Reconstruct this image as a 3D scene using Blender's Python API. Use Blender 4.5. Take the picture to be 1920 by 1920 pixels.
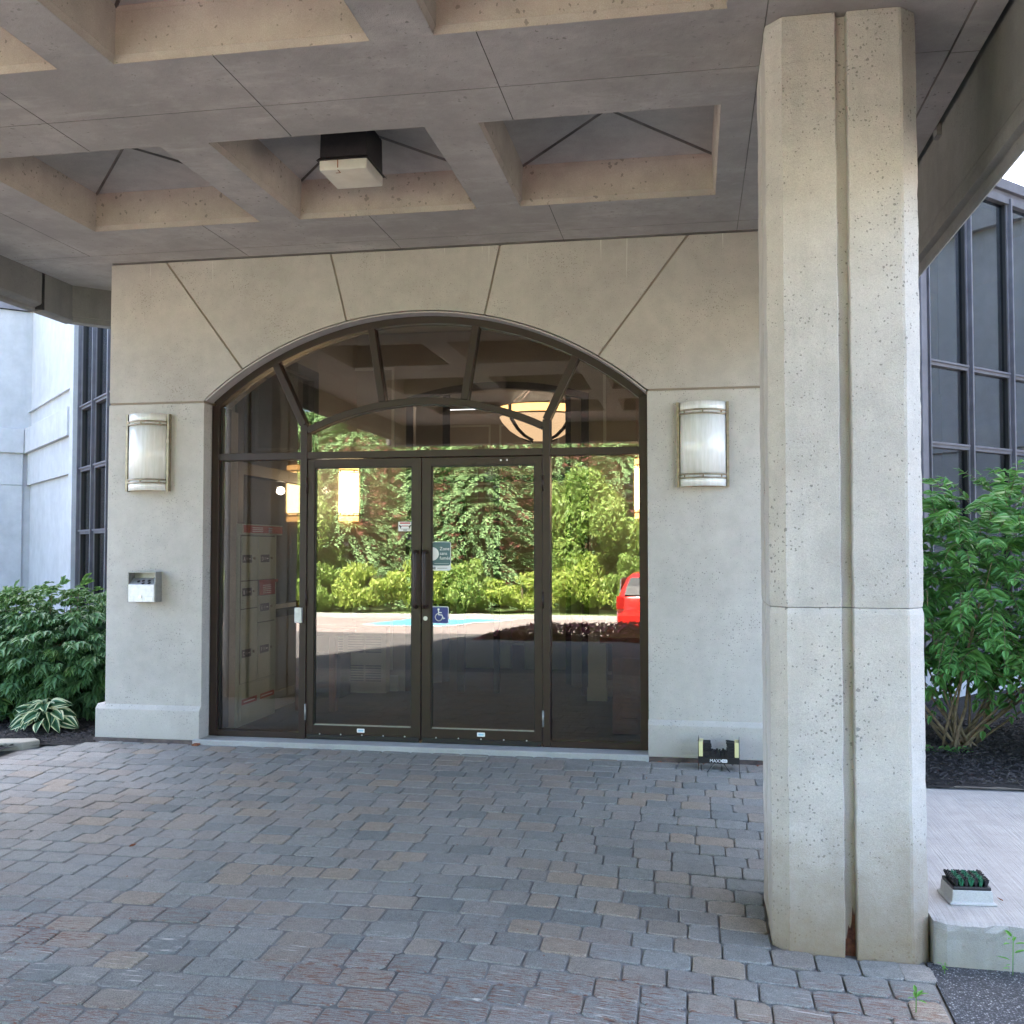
import bpy, bmesh, math, random
from math import sin, cos, pi, radians as R, sqrt, atan2
from mathutils import Vector, Matrix, Euler, noise

random.seed(7)
S = bpy.context.scene
C = S.collection
for o in list(bpy.data.objects):
    bpy.data.objects.remove(o)

# ------------------------------------------------------------------ camera, sky, sun, exposure
CAM = Vector((0, -7.5, 1.55))
cd = bpy.data.cameras.new('camera'); cam = bpy.data.objects.new('camera', cd); C.objects.link(cam)
cam.location = CAM; cam.rotation_euler = (R(92.05), 0, R(10.1))
cd.sensor_width = 36; cd.lens = 1908 / 1920 * 36; cd.clip_end = 600; cd.clip_start = .05
S.camera = cam
SUN_EL, SUN_AZ = 60.0, -12.0          # the sun stands behind the building, a little to the left
w = bpy.data.worlds.new('World'); S.world = w; w.use_nodes = True
nt = w.node_tree; bg = nt.nodes['Background']
sky = nt.nodes.new('ShaderNodeTexSky'); sky.sky_type = 'NISHITA'; sky.sun_disc = False
sky.sun_elevation = R(SUN_EL); sky.sun_rotation = R(SUN_AZ)
sky.air_density = .8; sky.dust_density = 3.0; sky.ozone_density = .6
nt.links.new(sky.outputs[0], bg.inputs[0]); bg.inputs[1].default_value = .085
sl = bpy.data.lights.new('sun', 'SUN'); sl.energy = 5.0; sl.angle = R(.6); sl.color = (1, .925, .86)
so = bpy.data.objects.new('sun', sl); C.objects.link(so)
sd = Vector((sin(R(SUN_AZ)) * cos(R(SUN_EL)), cos(R(SUN_AZ)) * cos(R(SUN_EL)), sin(R(SUN_EL))))
so.rotation_euler = sd.to_track_quat('Z', 'Y').to_euler(); so.location = (0, 0, 60)
S.view_settings.view_transform = 'Standard'; S.view_settings.look = 'None'
S.view_settings.exposure = 4.2; S.view_settings.gamma = 1.0
S.cycles.use_denoising = True
S.cycles.max_bounces = 12; S.cycles.diffuse_bounces = 6; S.cycles.glossy_bounces = 6
S.cycles.transparent_max_bounces = 24; S.cycles.transmission_bounces = 4
S.cycles.caustics_reflective = False; S.cycles.caustics_refractive = False
S.cycles.sample_clamp_indirect = 6

# ------------------------------------------------------------------ material helpers
def mat(name):
    m = bpy.data.materials.new(name); m.use_nodes = True
    n = m.node_tree; return m, n, n.nodes['Principled BSDF']

def N(n, typ, **kw):
    nd = n.nodes.new('ShaderNode' + typ)
    for k, v in kw.items():
        if k.startswith('_'): setattr(nd, k[1:], v)
        else:
            key = int(k[1:]) if (k[0] == 'i' and k[1:].isdigit()) else k.replace('_', ' ')
            nd.inputs[key].default_value = v
    return nd

def L(n, a, b): n.links.new(a, b)

def ramp(n, fac, stops):
    r = n.nodes.new('ShaderNodeValToRGB'); e = r.color_ramp.elements
    while len(e) < len(stops): e.new(.5)
    for i, (p, c) in enumerate(stops):
        e[i].position = p; e[i].color = (c, c, c, 1) if not hasattr(c, '__len__') else (*c, 1)
    L(n, fac, r.inputs[0]); return r.outputs[0]

def mixc(n, fac, a, b, mode='MIX'):
    m = n.nodes.new('ShaderNodeMix'); m.data_type = 'RGBA'; m.blend_type = mode
    for s, v in ((m.inputs[0], fac), (m.inputs[6], a), (m.inputs[7], b)):
        if isinstance(v, (int, float)): s.default_value = v
        elif isinstance(v, tuple): s.default_value = (*v, 1)
        else: L(n, v, s)
    return m.outputs[2]

def math_(n, op, a, b=0.0, c=None):
    m = n.nodes.new('ShaderNodeMath'); m.operation = op
    for i, v in enumerate((a, b) if c is None else (a, b, c)):
        if isinstance(v, (int, float)): m.inputs[i].default_value = v
        else: L(n, v, m.inputs[i])
    return m.outputs[0]

def pos(n, scale=(1, 1, 1), rot=(0, 0, 0)):
    g = n.nodes.new('ShaderNodeNewGeometry'); mp = n.nodes.new('ShaderNodeMapping')
    mp.inputs['Scale'].default_value = scale; mp.inputs['Rotation'].default_value = rot
    L(n, g.outputs['Position'], mp.inputs[0]); return mp.outputs[0]

def noise_(n, vec, scale, detail=4, rough=.55):
    t = N(n, 'TexNoise', Scale=scale, Detail=detail, Roughness=rough); L(n, vec, t.inputs['Vector']); return t.outputs[0]

def plain(name, col, rough=.5, metal=0.0, var=.12, scale=9, bump=.0, emit=None, estr=0, coat=0):
    m, n, b = mat(name)
    p = pos(n)
    nz = noise_(n, p, scale)
    dk = tuple(c * (1 - var) for c in col); lt = tuple(min(1, c * (1 + var)) for c in col)
    L(n, mixc(n, ramp(n, nz, [(.3, 0), (.7, 1)]), dk, lt), b.inputs['Base Color'])
    b.inputs['Roughness'].default_value = rough; b.inputs['Metallic'].default_value = metal
    b.inputs['Coat Weight'].default_value = coat
    if bump:
        bp = N(n, 'Bump', Strength=bump, Distance=.01); L(n, noise_(n, p, scale * 8), bp.inputs['Height']); L(n, bp.outputs[0], b.inputs['Normal'])
    if emit:
        b.inputs['Emission Color'].default_value = (*emit, 1); b.inputs['Emission Strength'].default_value = estr
    return m

def concrete(name, base, dark=.82, pit=0.0, pitscale=70, pitsize=.2, bump=.25, warm=None, blotch=1.1, lines=False, grime=None, drips=False, stain=0, mottle=0):
    m, n, b = mat(name)
    p = pos(n)
    big = noise_(n, p, blotch, 6, .6); mid = noise_(n, p, blotch * 7, 5, .65); fine = noise_(n, p, 230, 2, .5)
    col = mixc(n, ramp(n, big, [(.3, 0), (.7, 1)]), tuple(c * dark for c in base), tuple(min(1, c * 1.06) for c in base))
    if warm: col = mixc(n, ramp(n, noise_(n, p, blotch * 1.7, 4), [(.45, 0), (.75, .7)]), col, warm)
    col = mixc(n, .35, col, ramp(n, mid, [(.3, .55), (.7, 1.0)]), 'MULTIPLY')
    col = mixc(n, .35, col, ramp(n, fine, [(.3, .45), (.65, 1.0)]), 'MULTIPLY')
    hgt = mid
    if pit:
        nw = N(n, 'TexNoise', Scale=pitscale * 1.6, Detail=2); L(n, p, nw.inputs['Vector'])
        va = N(n, 'VectorMath'); va.operation = 'MULTIPLY_ADD'; L(n, nw.outputs['Color'], va.inputs[0]); va.inputs[1].default_value = (.9 / pitscale,) * 3; L(n, p, va.inputs[2])
        v = N(n, 'TexVoronoi', Scale=pitscale, Randomness=1.0); L(n, va.outputs[0], v.inputs['Vector'])
        v2 = N(n, 'TexVoronoi', Scale=pitscale * .45, Randomness=1.0); L(n, va.outputs[0], v2.inputs['Vector'])
        dens = ramp(n, noise_(n, p, 2.6, 3), [(.35, .25), (.7, 1)])
        rnd = N(n, 'SeparateColor'); L(n, v.outputs['Color'], rnd.inputs[0])
        rnd2 = N(n, 'SeparateColor'); L(n, v2.outputs['Color'], rnd2.inputs[0])
        th1 = math_(n, 'MULTIPLY', math_(n, 'MULTIPLY', rnd.outputs[0], dens), pitsize * 1.6)
        th2 = math_(n, 'MULTIPLY', math_(n, 'MULTIPLY', math_(n, 'POWER', rnd2.outputs[0], 5.0), dens), pitsize * 1.05)
        a1 = math_(n, 'LESS_THAN', v.outputs['Distance'], th1); a2 = math_(n, 'LESS_THAN', v2.outputs['Distance'], th2)
        pm = math_(n, 'MAXIMUM', a1, a2)
        col = mixc(n, math_(n, 'MULTIPLY', pm, pit), col, tuple(c * .42 for c in base))
        hgt = math_(n, 'SUBTRACT', mid, math_(n, 'MULTIPLY', pm, .9))
    if mottle:
        a = noise_(n, p, .9, 8, .72); c_ = noise_(n, pos(n, (1.6, 5, 1)), 1.0, 6, .7)
        col = mixc(n, math_(n, 'MULTIPLY', ramp(n, a, [(.42, 0), (.62, 1)]), mottle), col, tuple(c * .58 for c in base))
        col = mixc(n, math_(n, 'MULTIPLY', ramp(n, c_, [(.55, 0), (.72, 1)]), mottle * .35), col, tuple(min(1, c * 1.22) for c in base))
    if stain:
        s = noise_(n, pos(n, (3.2, 3.2, .35)), 1.6, 6, .7)
        col = mixc(n, math_(n, 'MULTIPLY', ramp(n, s, [(.52, 0), (.72, 1)]), stain), col, tuple(c * .55 for c in base))
    if grime:                                                  # splash dirt of the lowest part, worn edge of its own
        z0, z1, gc = grime
        g = n.nodes.new('ShaderNodeNewGeometry'); sx = n.nodes.new('ShaderNodeSeparateXYZ'); L(n, g.outputs['Position'], sx.inputs[0])
        h = math_(n, 'ADD', sx.outputs[2], math_(n, 'MULTIPLY', math_(n, 'SUBTRACT', noise_(n, p, 5, 6, .7), .5), .55))
        mr = N(n, 'MapRange'); mr.inputs[1].default_value = z1; mr.inputs[2].default_value = z0; L(n, h, mr.inputs[0])
        col = mixc(n, math_(n, 'MULTIPLY', math_(n, 'POWER', mr.outputs[0], .8), .85), col, gc)
    if drips:
        s = noise_(n, pos(n, (26, 26, .9)), 1.0, 2, .5)
        g = n.nodes.new('ShaderNodeNewGeometry'); sx = n.nodes.new('ShaderNodeSeparateXYZ'); L(n, g.outputs['Position'], sx.inputs[0])
        mr = N(n, 'MapRange'); mr.inputs[1].default_value = 3.2; mr.inputs[2].default_value = 3.8; L(n, sx.outputs[2], mr.inputs[0])
        k = math_(n, 'MULTIPLY', ramp(n, s, [(.69, 0), (.72, .8)]), mr.outputs[0])
        col = mixc(n, k, col, (.62, .6, .55))
    if lines:
        wv = N(n, 'TexWave', Scale=1.0, Distortion=1.2, Detail=3, Detail_Scale=2.0); wv.wave_type = 'BANDS'; wv.bands_direction = 'X'
        L(n, pos(n, (16, 16, 16), (0, 0, R(3))), wv.inputs['Vector'])
        l2 = noise_(n, pos(n, (120, 1.5, 1)), 1.0, 3, .6)
        col = mixc(n, .22, col, ramp(n, l2, [(.38, .5), (.6, 1)]), 'MULTIPLY')
        hgt = math_(n, 'ADD', hgt, math_(n, 'MULTIPLY', l2, 2.5))
    oi = n.nodes.new('ShaderNodeObjectInfo'); tone = ramp(n, oi.outputs['Random'], [(0, .93), (1, 1.0)])
    col = mixc(n, 1.0, col, tone, 'MULTIPLY')
    L(n, col, b.inputs['Base Color'])
    b.inputs['Roughness'].default_value = .88; b.inputs['Specular IOR Level'].default_value = .3
    bp = N(n, 'Bump', Strength=bump, Distance=.012)
    L(n, math_(n, 'ADD', hgt, math_(n, 'MULTIPLY', fine, .25)), bp.inputs['Height']); L(n, bp.outputs[0], b.inputs['Normal'])
    return m

def leafmat(name, c1, c2, trans=.35, rough=.45, spec=.35):
    m, n, b = mat(name)
    oi = n.nodes.new('ShaderNodeObjectInfo'); g = n.nodes.new('ShaderNodeNewGeometry')
    f = math_(n, 'FRACT', math_(n, 'ADD', math_(n, 'MULTIPLY', oi.outputs['Random'], 7.31), g.outputs['Random Per Island']))
    f = math_(n, 'ADD', math_(n, 'MULTIPLY', f, .6), math_(n, 'MULTIPLY', noise_(n, pos(n), 1.6, 2), .4))
    col = mixc(n, f, c1, c2)
    L(n, col, b.inputs['Base Color']); b.inputs['Roughness'].default_value = rough
    b.inputs['Specular IOR Level'].default_value = spec
    tr = n.nodes.new('ShaderNodeBsdfTranslucent'); L(n, mixc(n, .5, col, (.16, .26, .03), 'ADD'), tr.inputs[0])
    mx = n.nodes.new('ShaderNodeMixShader'); mx.inputs[0].default_value = trans
    L(n, b.outputs[0], mx.inputs[1]); L(n, tr.outputs[0], mx.inputs[2])
    L(n, mx.outputs[0], n.nodes['Material Output'].inputs[0]); return m

def glassmat(name, tint, f0):
    m, n, b = mat(name)
    lw = N(n, 'LayerWeight', Blend=.5)
    fac = math_(n, 'ADD', math_(n, 'MULTIPLY', math_(n, 'POWER', lw.outputs['Facing'], 5.0), 1 - f0), f0)
    tr = n.nodes.new('ShaderNodeBsdfTransparent'); tr.inputs[0].default_value = (*tint, 1)
    gl = n.nodes.new('ShaderNodeBsdfGlossy'); gl.inputs['Roughness'].default_value = 0.0
    gl.inputs[0].default_value = (.98, .99, .97, 1)
    bp = N(n, 'Bump', Strength=.012, Distance=.02); L(n, noise_(n, pos(n), 2.2, 1), bp.inputs['Height']); L(n, bp.outputs[0], gl.inputs['Normal'])
    mx = n.nodes.new('ShaderNodeMixShader'); L(n, fac, mx.inputs[0]); L(n, tr.outputs[0], mx.inputs[1]); L(n, gl.outputs[0], mx.inputs[2])
    L(n, mx.outputs[0], n.nodes['Material Output'].inputs[0]); return m

def pavermat():
    m, n, b = mat('paver_stone')
    oi = n.nodes.new('ShaderNodeObjectInfo'); g = n.nodes.new('ShaderNodeNewGeometry')
    f = math_(n, 'FRACT', math_(n, 'ADD', math_(n, 'MULTIPLY', oi.outputs['Random'], 9.7), g.outputs['Random Per Island']))
    stops = [(0, (.15, .163, .17)), (.2, (.21, .218, .22)), (.4, (.175, .182, .186)), (.56, (.225, .225, .225)), (.74, (.2, .192, .19)), (.88, (.228, .208, .19)), (.97, (.255, .222, .19)), (1, (.17, .167, .167))]
    col = ramp(n, f, stops)
    p = pos(n)
    col = mixc(n, .5, col, ramp(n, noise_(n, p, 26, 5, .7), [(.3, .6), (.7, 1.15)]), 'MULTIPLY')
    col = mixc(n, .6, col, ramp(n, noise_(n, p, 210, 2, .7), [(.34, .3), (.66, 1.3)]), 'MULTIPLY')
    col = mixc(n, ramp(n, noise_(n, p, .9, 3), [(.45, 0), (.8, .28)]), col, (.3, .31, .33))
    # rust coloured scrape marks where cars pass
    st = noise_(n, pos(n, (17, 150, 9)), 1.0, 5, .75); reg = noise_(n, pos(n, (.9, 1.6, 1)), 1.4, 3)
    sx = n.nodes.new('ShaderNodeSeparateXYZ'); L(n, g.outputs['Position'], sx.inputs[0])
    mr = N(n, 'MapRange'); mr.inputs[1].default_value = -2.95; mr.inputs[2].default_value = -3.5; L(n, sx.outputs[1], mr.inputs[0])
    k = math_(n, 'MULTIPLY', math_(n, 'MULTIPLY', ramp(n, st, [(.50, 0), (.58, 1)]), ramp(n, reg, [(.42, 0), (.56, 1)])), mr.outputs[0])
    col = mixc(n, math_(n, 'MULTIPLY', k, .85), col, (.13, .048, .028))
    k2 = math_(n, 'MULTIPLY', ramp(n, noise_(n, pos(n, (7, 90, 7)), 1.1, 4, .6), [(.6, 0), (.66, .8)]), mr.outputs[0])
    col = mixc(n, math_(n, 'MULTIPLY', k2, ramp(n, noise_(n, p, 2.2, 2), [(.45, 0), (.6, 1)])), col, (.42, .41, .41))
    L(n, mixc(n, 1.0, col, (1.50, 1.42, 1.27), 'MULTIPLY'), b.inputs['Base Color']); b.inputs['Roughness'].default_value = .8; b.inputs['Specular IOR Level'].default_value = .3
    bp = N(n, 'Bump', Strength=.6, Distance=.006)
    L(n, math_(n, 'ADD', noise_(n, p, 150, 4, .7), noise_(n, p, 18, 4, .6)), bp.inputs['Height']); L(n, bp.outputs[0], b.inputs['Normal'])
    return m

def brickish(name, cols, mortar, bw, bh, scale=1.0, ms=.012):
    m, n, b = mat(name)
    t = N(n, 'TexBrick', Scale=scale, Mortar_Size=ms, Brick_Width=bw, Row_Height=bh)
    t.inputs['Color1'].default_value = (*cols[0], 1); t.inputs['Color2'].default_value = (*cols[1], 1); t.inputs['Mortar'].default_value = (*mortar, 1)
    L(n, pos(n), t.inputs['Vector'])
    col = mixc(n, .5, t.outputs[0], ramp(n, noise_(n, pos(n), 3, 6, .7), [(.3, .7), (.7, 1.1)]), 'MULTIPLY')
    L(n, col, b.inputs['Base Color']); b.inputs['Roughness'].default_value = .85; return m

M = {}
M['wall'] = concrete('wall_concrete', (.53, .495, .445), .88, .75, 80, .27, .18, stain=.22, drips=True)
M['pier'] = concrete('pier_concrete', (.63, .60, .545), .88, .85, 70, .28, .2, stain=.12, grime=(-.1, .34, (.47, .44, .39)))
M['column'] = concrete('column_concrete', (.62, .595, .55), .84, .95, 62, .27, .6, warm=(.60, .55, .48), stain=.35, grime=(-.15, .42, (.24, .175, .10)))
M['soffit'] = concrete('soffit_concrete', (.55, .51, .475), .74, .9, 26, .2, .45, warm=(.52, .475, .445), blotch=1.3, stain=0, mottle=.95)
M['coffer'] = concrete('coffer_concrete', (.52, .46, .395), .74, .9, 26, .24, .35, warm=(.43, .36, .31), stain=.25)
M['coffer_top'] = concrete('coffer_ceiling_concrete', (.58, .54, .50), .74, .3, 30, .14, .3, stain=.3)
M['seam'] = plain('dark_joint', (.15, .135, .12), .9, var=.5, scale=3)
M['sealant'] = plain('joint_sealant', (.27, .225, .175), .8)
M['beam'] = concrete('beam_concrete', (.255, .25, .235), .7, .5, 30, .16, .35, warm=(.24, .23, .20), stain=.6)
M['wing'] = concrete('wing_concrete', (.62, .625, .63), .86, .3, 60, .16, .2, blotch=.7, stain=.25)
M['walk'] = concrete('walk_concrete', (.46, .445, .42), .88, .3, 90, .14, .4, lines=True)
M['kerb'] = concrete('kerb_concrete', (.46, .445, .41), .7, .8, 45, .22, .6, stain=.5, grime=(-.2, .0, (.3, .28, .22)))
M['sill'] = concrete('sill_concrete', (.55, .55, .53), .8, .4, 60, .16, .2)
M['bronze'] = plain('bronze_aluminium', (.022, .0088, .0058), .45, .0, .2, 14, .02)
M['bronze_dk'] = plain('dark_bronze_gasket', (.012, .011, .011), .5)
M['lining'] = plain('arch_lining', (.40, .365, .35), .7, .0)
M['alu'] = plain('grey_blue_aluminium', (.14, .135, .15), .42, .3, .18, 6)
M['steel'] = plain('brushed_steel', (.62, .62, .6), .3, .85, .1)
M['galv'] = plain('pale_steel', (.55, .56, .58), .42, .55, .12, 30)
M['galv_dk'] = plain('grey_steel_side', (.30, .30, .28), .45, .5, .12, 30)
M['black'] = plain('black_plastic', (.012, .012, .013), .45)
M['bristle'] = plain('black_bristle', (.008, .008, .010), .6, scale=80, var=.6)
M['green_bristle'] = plain('green_bristle', (.005, .12, .055), .6, scale=80, var=.4)
M['yellow'] = plain('pale_yellow_wood', (.72, .66, .33), .6)
M['white'] = plain('white_print', (.85, .85, .85), .5, var=.03)
M['flash'] = plain('rusty_base_flashing', (.095, .07, .062), .6, .2, .5, 12, .2)
M['rust'] = plain('rust', (.23, .075, .03), .85, var=.5, scale=30, bump=.3)
M['rustdk'] = plain('old_rust', (.10, .035, .018), .9, var=.6, scale=40, bump=.4)
M['brass'] = plain('aged_brass', (.31, .265, .195), .42, .6, .3, 20)
M['glass'] = glassmat('bronze_reflective_glass', (.76, .725, .675), .088)
M['glass_w'] = glassmat('grey_window_glass', (.45, .46, .5), .13)
M['paver'] = pavermat()
M['sand'] = concrete('joint_sand', (.34, .33, .31), .35, 0, 60, .2, .6, blotch=2.2)
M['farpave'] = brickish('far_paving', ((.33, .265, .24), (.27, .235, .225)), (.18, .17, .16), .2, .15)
def asphalt_mat():
    m, n, b = mat('asphalt'); p = pos(n)
    v = N(n, 'TexVoronoi', Scale=120, Randomness=1.0); L(n, p, v.inputs['Vector'])
    sp = N(n, 'SeparateColor'); L(n, v.outputs['Color'], sp.inputs[0])
    col = ramp(n, sp.outputs[0], [(0, (.06, .062, .068)), (.45, (.13, .135, .145)), (.8, (.22, .225, .235)), (1, (.48, .48, .48))])
    col = mixc(n, ramp(n, v.outputs['Distance'], [(.25, 0), (.5, .85)]), col, (.03, .03, .032))
    col = mixc(n, .5, col, ramp(n, noise_(n, p, 3, 4), [(.3, .7), (.7, 1.1)]), 'MULTIPLY')
    L(n, col, b.inputs['Base Color']); b.inputs['Roughness'].default_value = .85
    bp = N(n, 'Bump', Strength=.8, Distance=.006); bp.invert = True; L(n, v.outputs['Distance'], bp.inputs['Height']); L(n, bp.outputs[0], b.inputs['Normal']); return m
M['asphalt'] = asphalt_mat()
M['shadepave'] = brickish('shade_painted_paving', ((.095, .095, .095), (.115, .105, .1)), (.06, .06, .06), .2, .15)  # grey pavers, darkened so that the colour itself holds the shade
M['earth'] = plain('dark_earth', (.012, .010, .009), .95, var=.5, scale=30, bump=.8)
M['earthfar'] = plain('far_ground', (.20, .185, .165), .9, var=.3, scale=1)
M['chip'] = plain('dark_bark', (.034, .029, .027), .75, var=.7, scale=40)
M['grass'] = plain('lawn', (.085, .13, .035), .8, var=.4, scale=5, bump=.8)
M['stone'] = concrete('edging_stone', (.42, .40, .33), .8, .3, 60, .2, .4)
M['litblue'] = plain('stall_paint_blue', (.10, .42, .55), .7)
M['linewhite'] = plain('line_paint_white', (.75, .75, .72), .7)
M['leaf_l'] = leafmat('left_shrub_leaf', (.04, .12, .045), (.115, .235, .085), .22)
M['leaf_l_new'] = leafmat('left_shrub_young_leaf', (.085, .19, .05), (.13, .24, .07), .3)
M['leaf_r'] = leafmat('right_shrub_leaf', (.04, .15, .04), (.14, .34, .08), .26, .36)
M['leaf_r_new'] = leafmat('right_shrub_young_leaf', (.08, .24, .06), (.12, .30, .08), .3, .4)
M['bark'] = plain('shrub_bark', (.20, .155, .095), .8, var=.35, scale=25, bump=.4)
M['hosta'] = leafmat('hosta_green', (.035, .11, .05), (.055, .15, .07), .15)
M['hosta_edge'] = leafmat('hosta_cream_edge', (.55, .60, .30), (.62, .64, .40), .2)
M['weed'] = leafmat('weed_leaf', (.12, .32, .05), (.18, .42, .08), .35)
M['spruce'] = leafmat('spruce_needles', (.10, .22, .09), (.30, .45, .19), .12, .6)
M['bright'] = leafmat('bright_leaf', (.13, .24, .05), (.36, .47, .14), .4, .5)
M['bright2'] = leafmat('yellow_leaf', (.20, .32, .05), (.50, .56, .15), .4, .5)
M['trunk'] = plain('trunk_bark', (.09, .065, .045), .9, var=.4, scale=8, bump=.5)
M['bedleaf'] = leafmat('red_bedding_leaf', (.05, .012, .015), (.12, .03, .03), .1)
M['bedflower'] = leafmat('pink_flower', (.30, .05, .12), (.45, .12, .2), .1)
M['redpaint'] = plain('red_car_paint', (.62, .022, .018), .22, .0, .04, coat=.8)
M['carglass'] = plain('car_glass', (.03, .035, .04), .6)
M['taillight'] = plain('tail_lamp', (.35, .01, .01), .15)
M['tyre'] = plain('tyre_rubber', (.015, .015, .015), .8)
M['brick'] = brickish('red_brick', ((.22, .08, .055), (.17, .06, .045)), (.16, .12, .1), .25, .075)
M['beige'] = plain('lobby_beige_wall', (.36, .325, .27), .6, var=.04)
M['trimwhite'] = plain('lobby_white_trim', (.60, .61, .55), .45, var=.03)
M['floor'] = plain('lobby_dark_mat', (.045, .044, .043), .7, var=.3, scale=40, bump=.3)
M['ceil'] = plain('lobby_ceiling', (.34, .31, .27), .8, var=.03)
M['wood'] = plain('reddish_wood', (.17, .055, .025), .35, var=.3, scale=5, coat=.3)
M['mailgrey'] = plain('mailbox_grey_green', (.46, .54, .44), .45, var=.05)
M['mailline'] = plain('mailbox_gap', (.09, .10, .085), .6)
M['mailred'] = plain('mailbox_red', (.42, .028, .012), .4, var=.1)
M['mailnavy'] = plain('mailbox_label_navy', (.012, .016, .04), .4)
M['signblue'] = plain('sign_blue', (.025, .04, .22), .4, var=.03)
M['signteal'] = plain('sign_teal', (.07, .15, .17), .4, var=.03)
M['redprint'] = plain('red_print', (.5, .05, .05), .5)
M['lightblue'] = plain('light_blue_print', (.35, .62, .75), .5)
M['greyprint'] = plain('grey_print', (.25, .25, .27), .5)
M['lamp_on'] = plain('lit_alabaster', (.8, .65, .4), .5, emit=(1, .72, .36), estr=1.5, var=.02)
M['lamp_dim'] = plain('lit_alabaster_band', (.6, .45, .25), .5, emit=(1, .55, .2), estr=.35, var=.02)
M['bowl_on'] = plain('lit_bowl', (.8, .65, .45), .5, emit=(1, .72, .46), estr=.10, var=.02)
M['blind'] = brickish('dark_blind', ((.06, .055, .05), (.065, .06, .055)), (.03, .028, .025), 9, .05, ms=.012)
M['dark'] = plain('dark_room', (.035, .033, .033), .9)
M['cream'] = plain('plain_cream', (.45, .44, .40), .85)
M['housing'] = plain('black_housing', (.010, .008, .008), .55, var=.5, scale=30, bump=.4)

def shade_mat():          # unlit alabaster shade: milky with vertical streaks
    m, n, b = mat('alabaster_shade')
    s = noise_(n, pos(n, (46, 46, 5)), 1.0, 5, .65)
    s2 = noise_(n, pos(n, (14, 14, 1.5)), 1.0, 3, .6)
    col = mixc(n, ramp(n, s, [(.3, 0), (.7, 1)]), (.72, .73, .68), (.90, .90, .88))
    col = mixc(n, ramp(n, s2, [(.45, 0), (.75, .55)]), col, (.74, .68, .58))
    L(n, col, b.inputs['Base Color']); b.inputs['Roughness'].default_value = .22
    b.inputs['Coat Weight'].default_value = .35; b.inputs['Coat Roughness'].default_value = .1
    return m
M['shade'] = shade_mat()
def lens_mat():
    m, n, b = mat('yellowed_lens')
    L(n, mixc(n, ramp(n, noise_(n, pos(n), 12, 3), [(.3, 0), (.7, 1)]), (.50, .48, .42), (.58, .56, .50)), b.inputs['Base Color'])
    b.inputs['Roughness'].default_value = .35; return m
M['lens'] = lens_mat()

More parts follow.
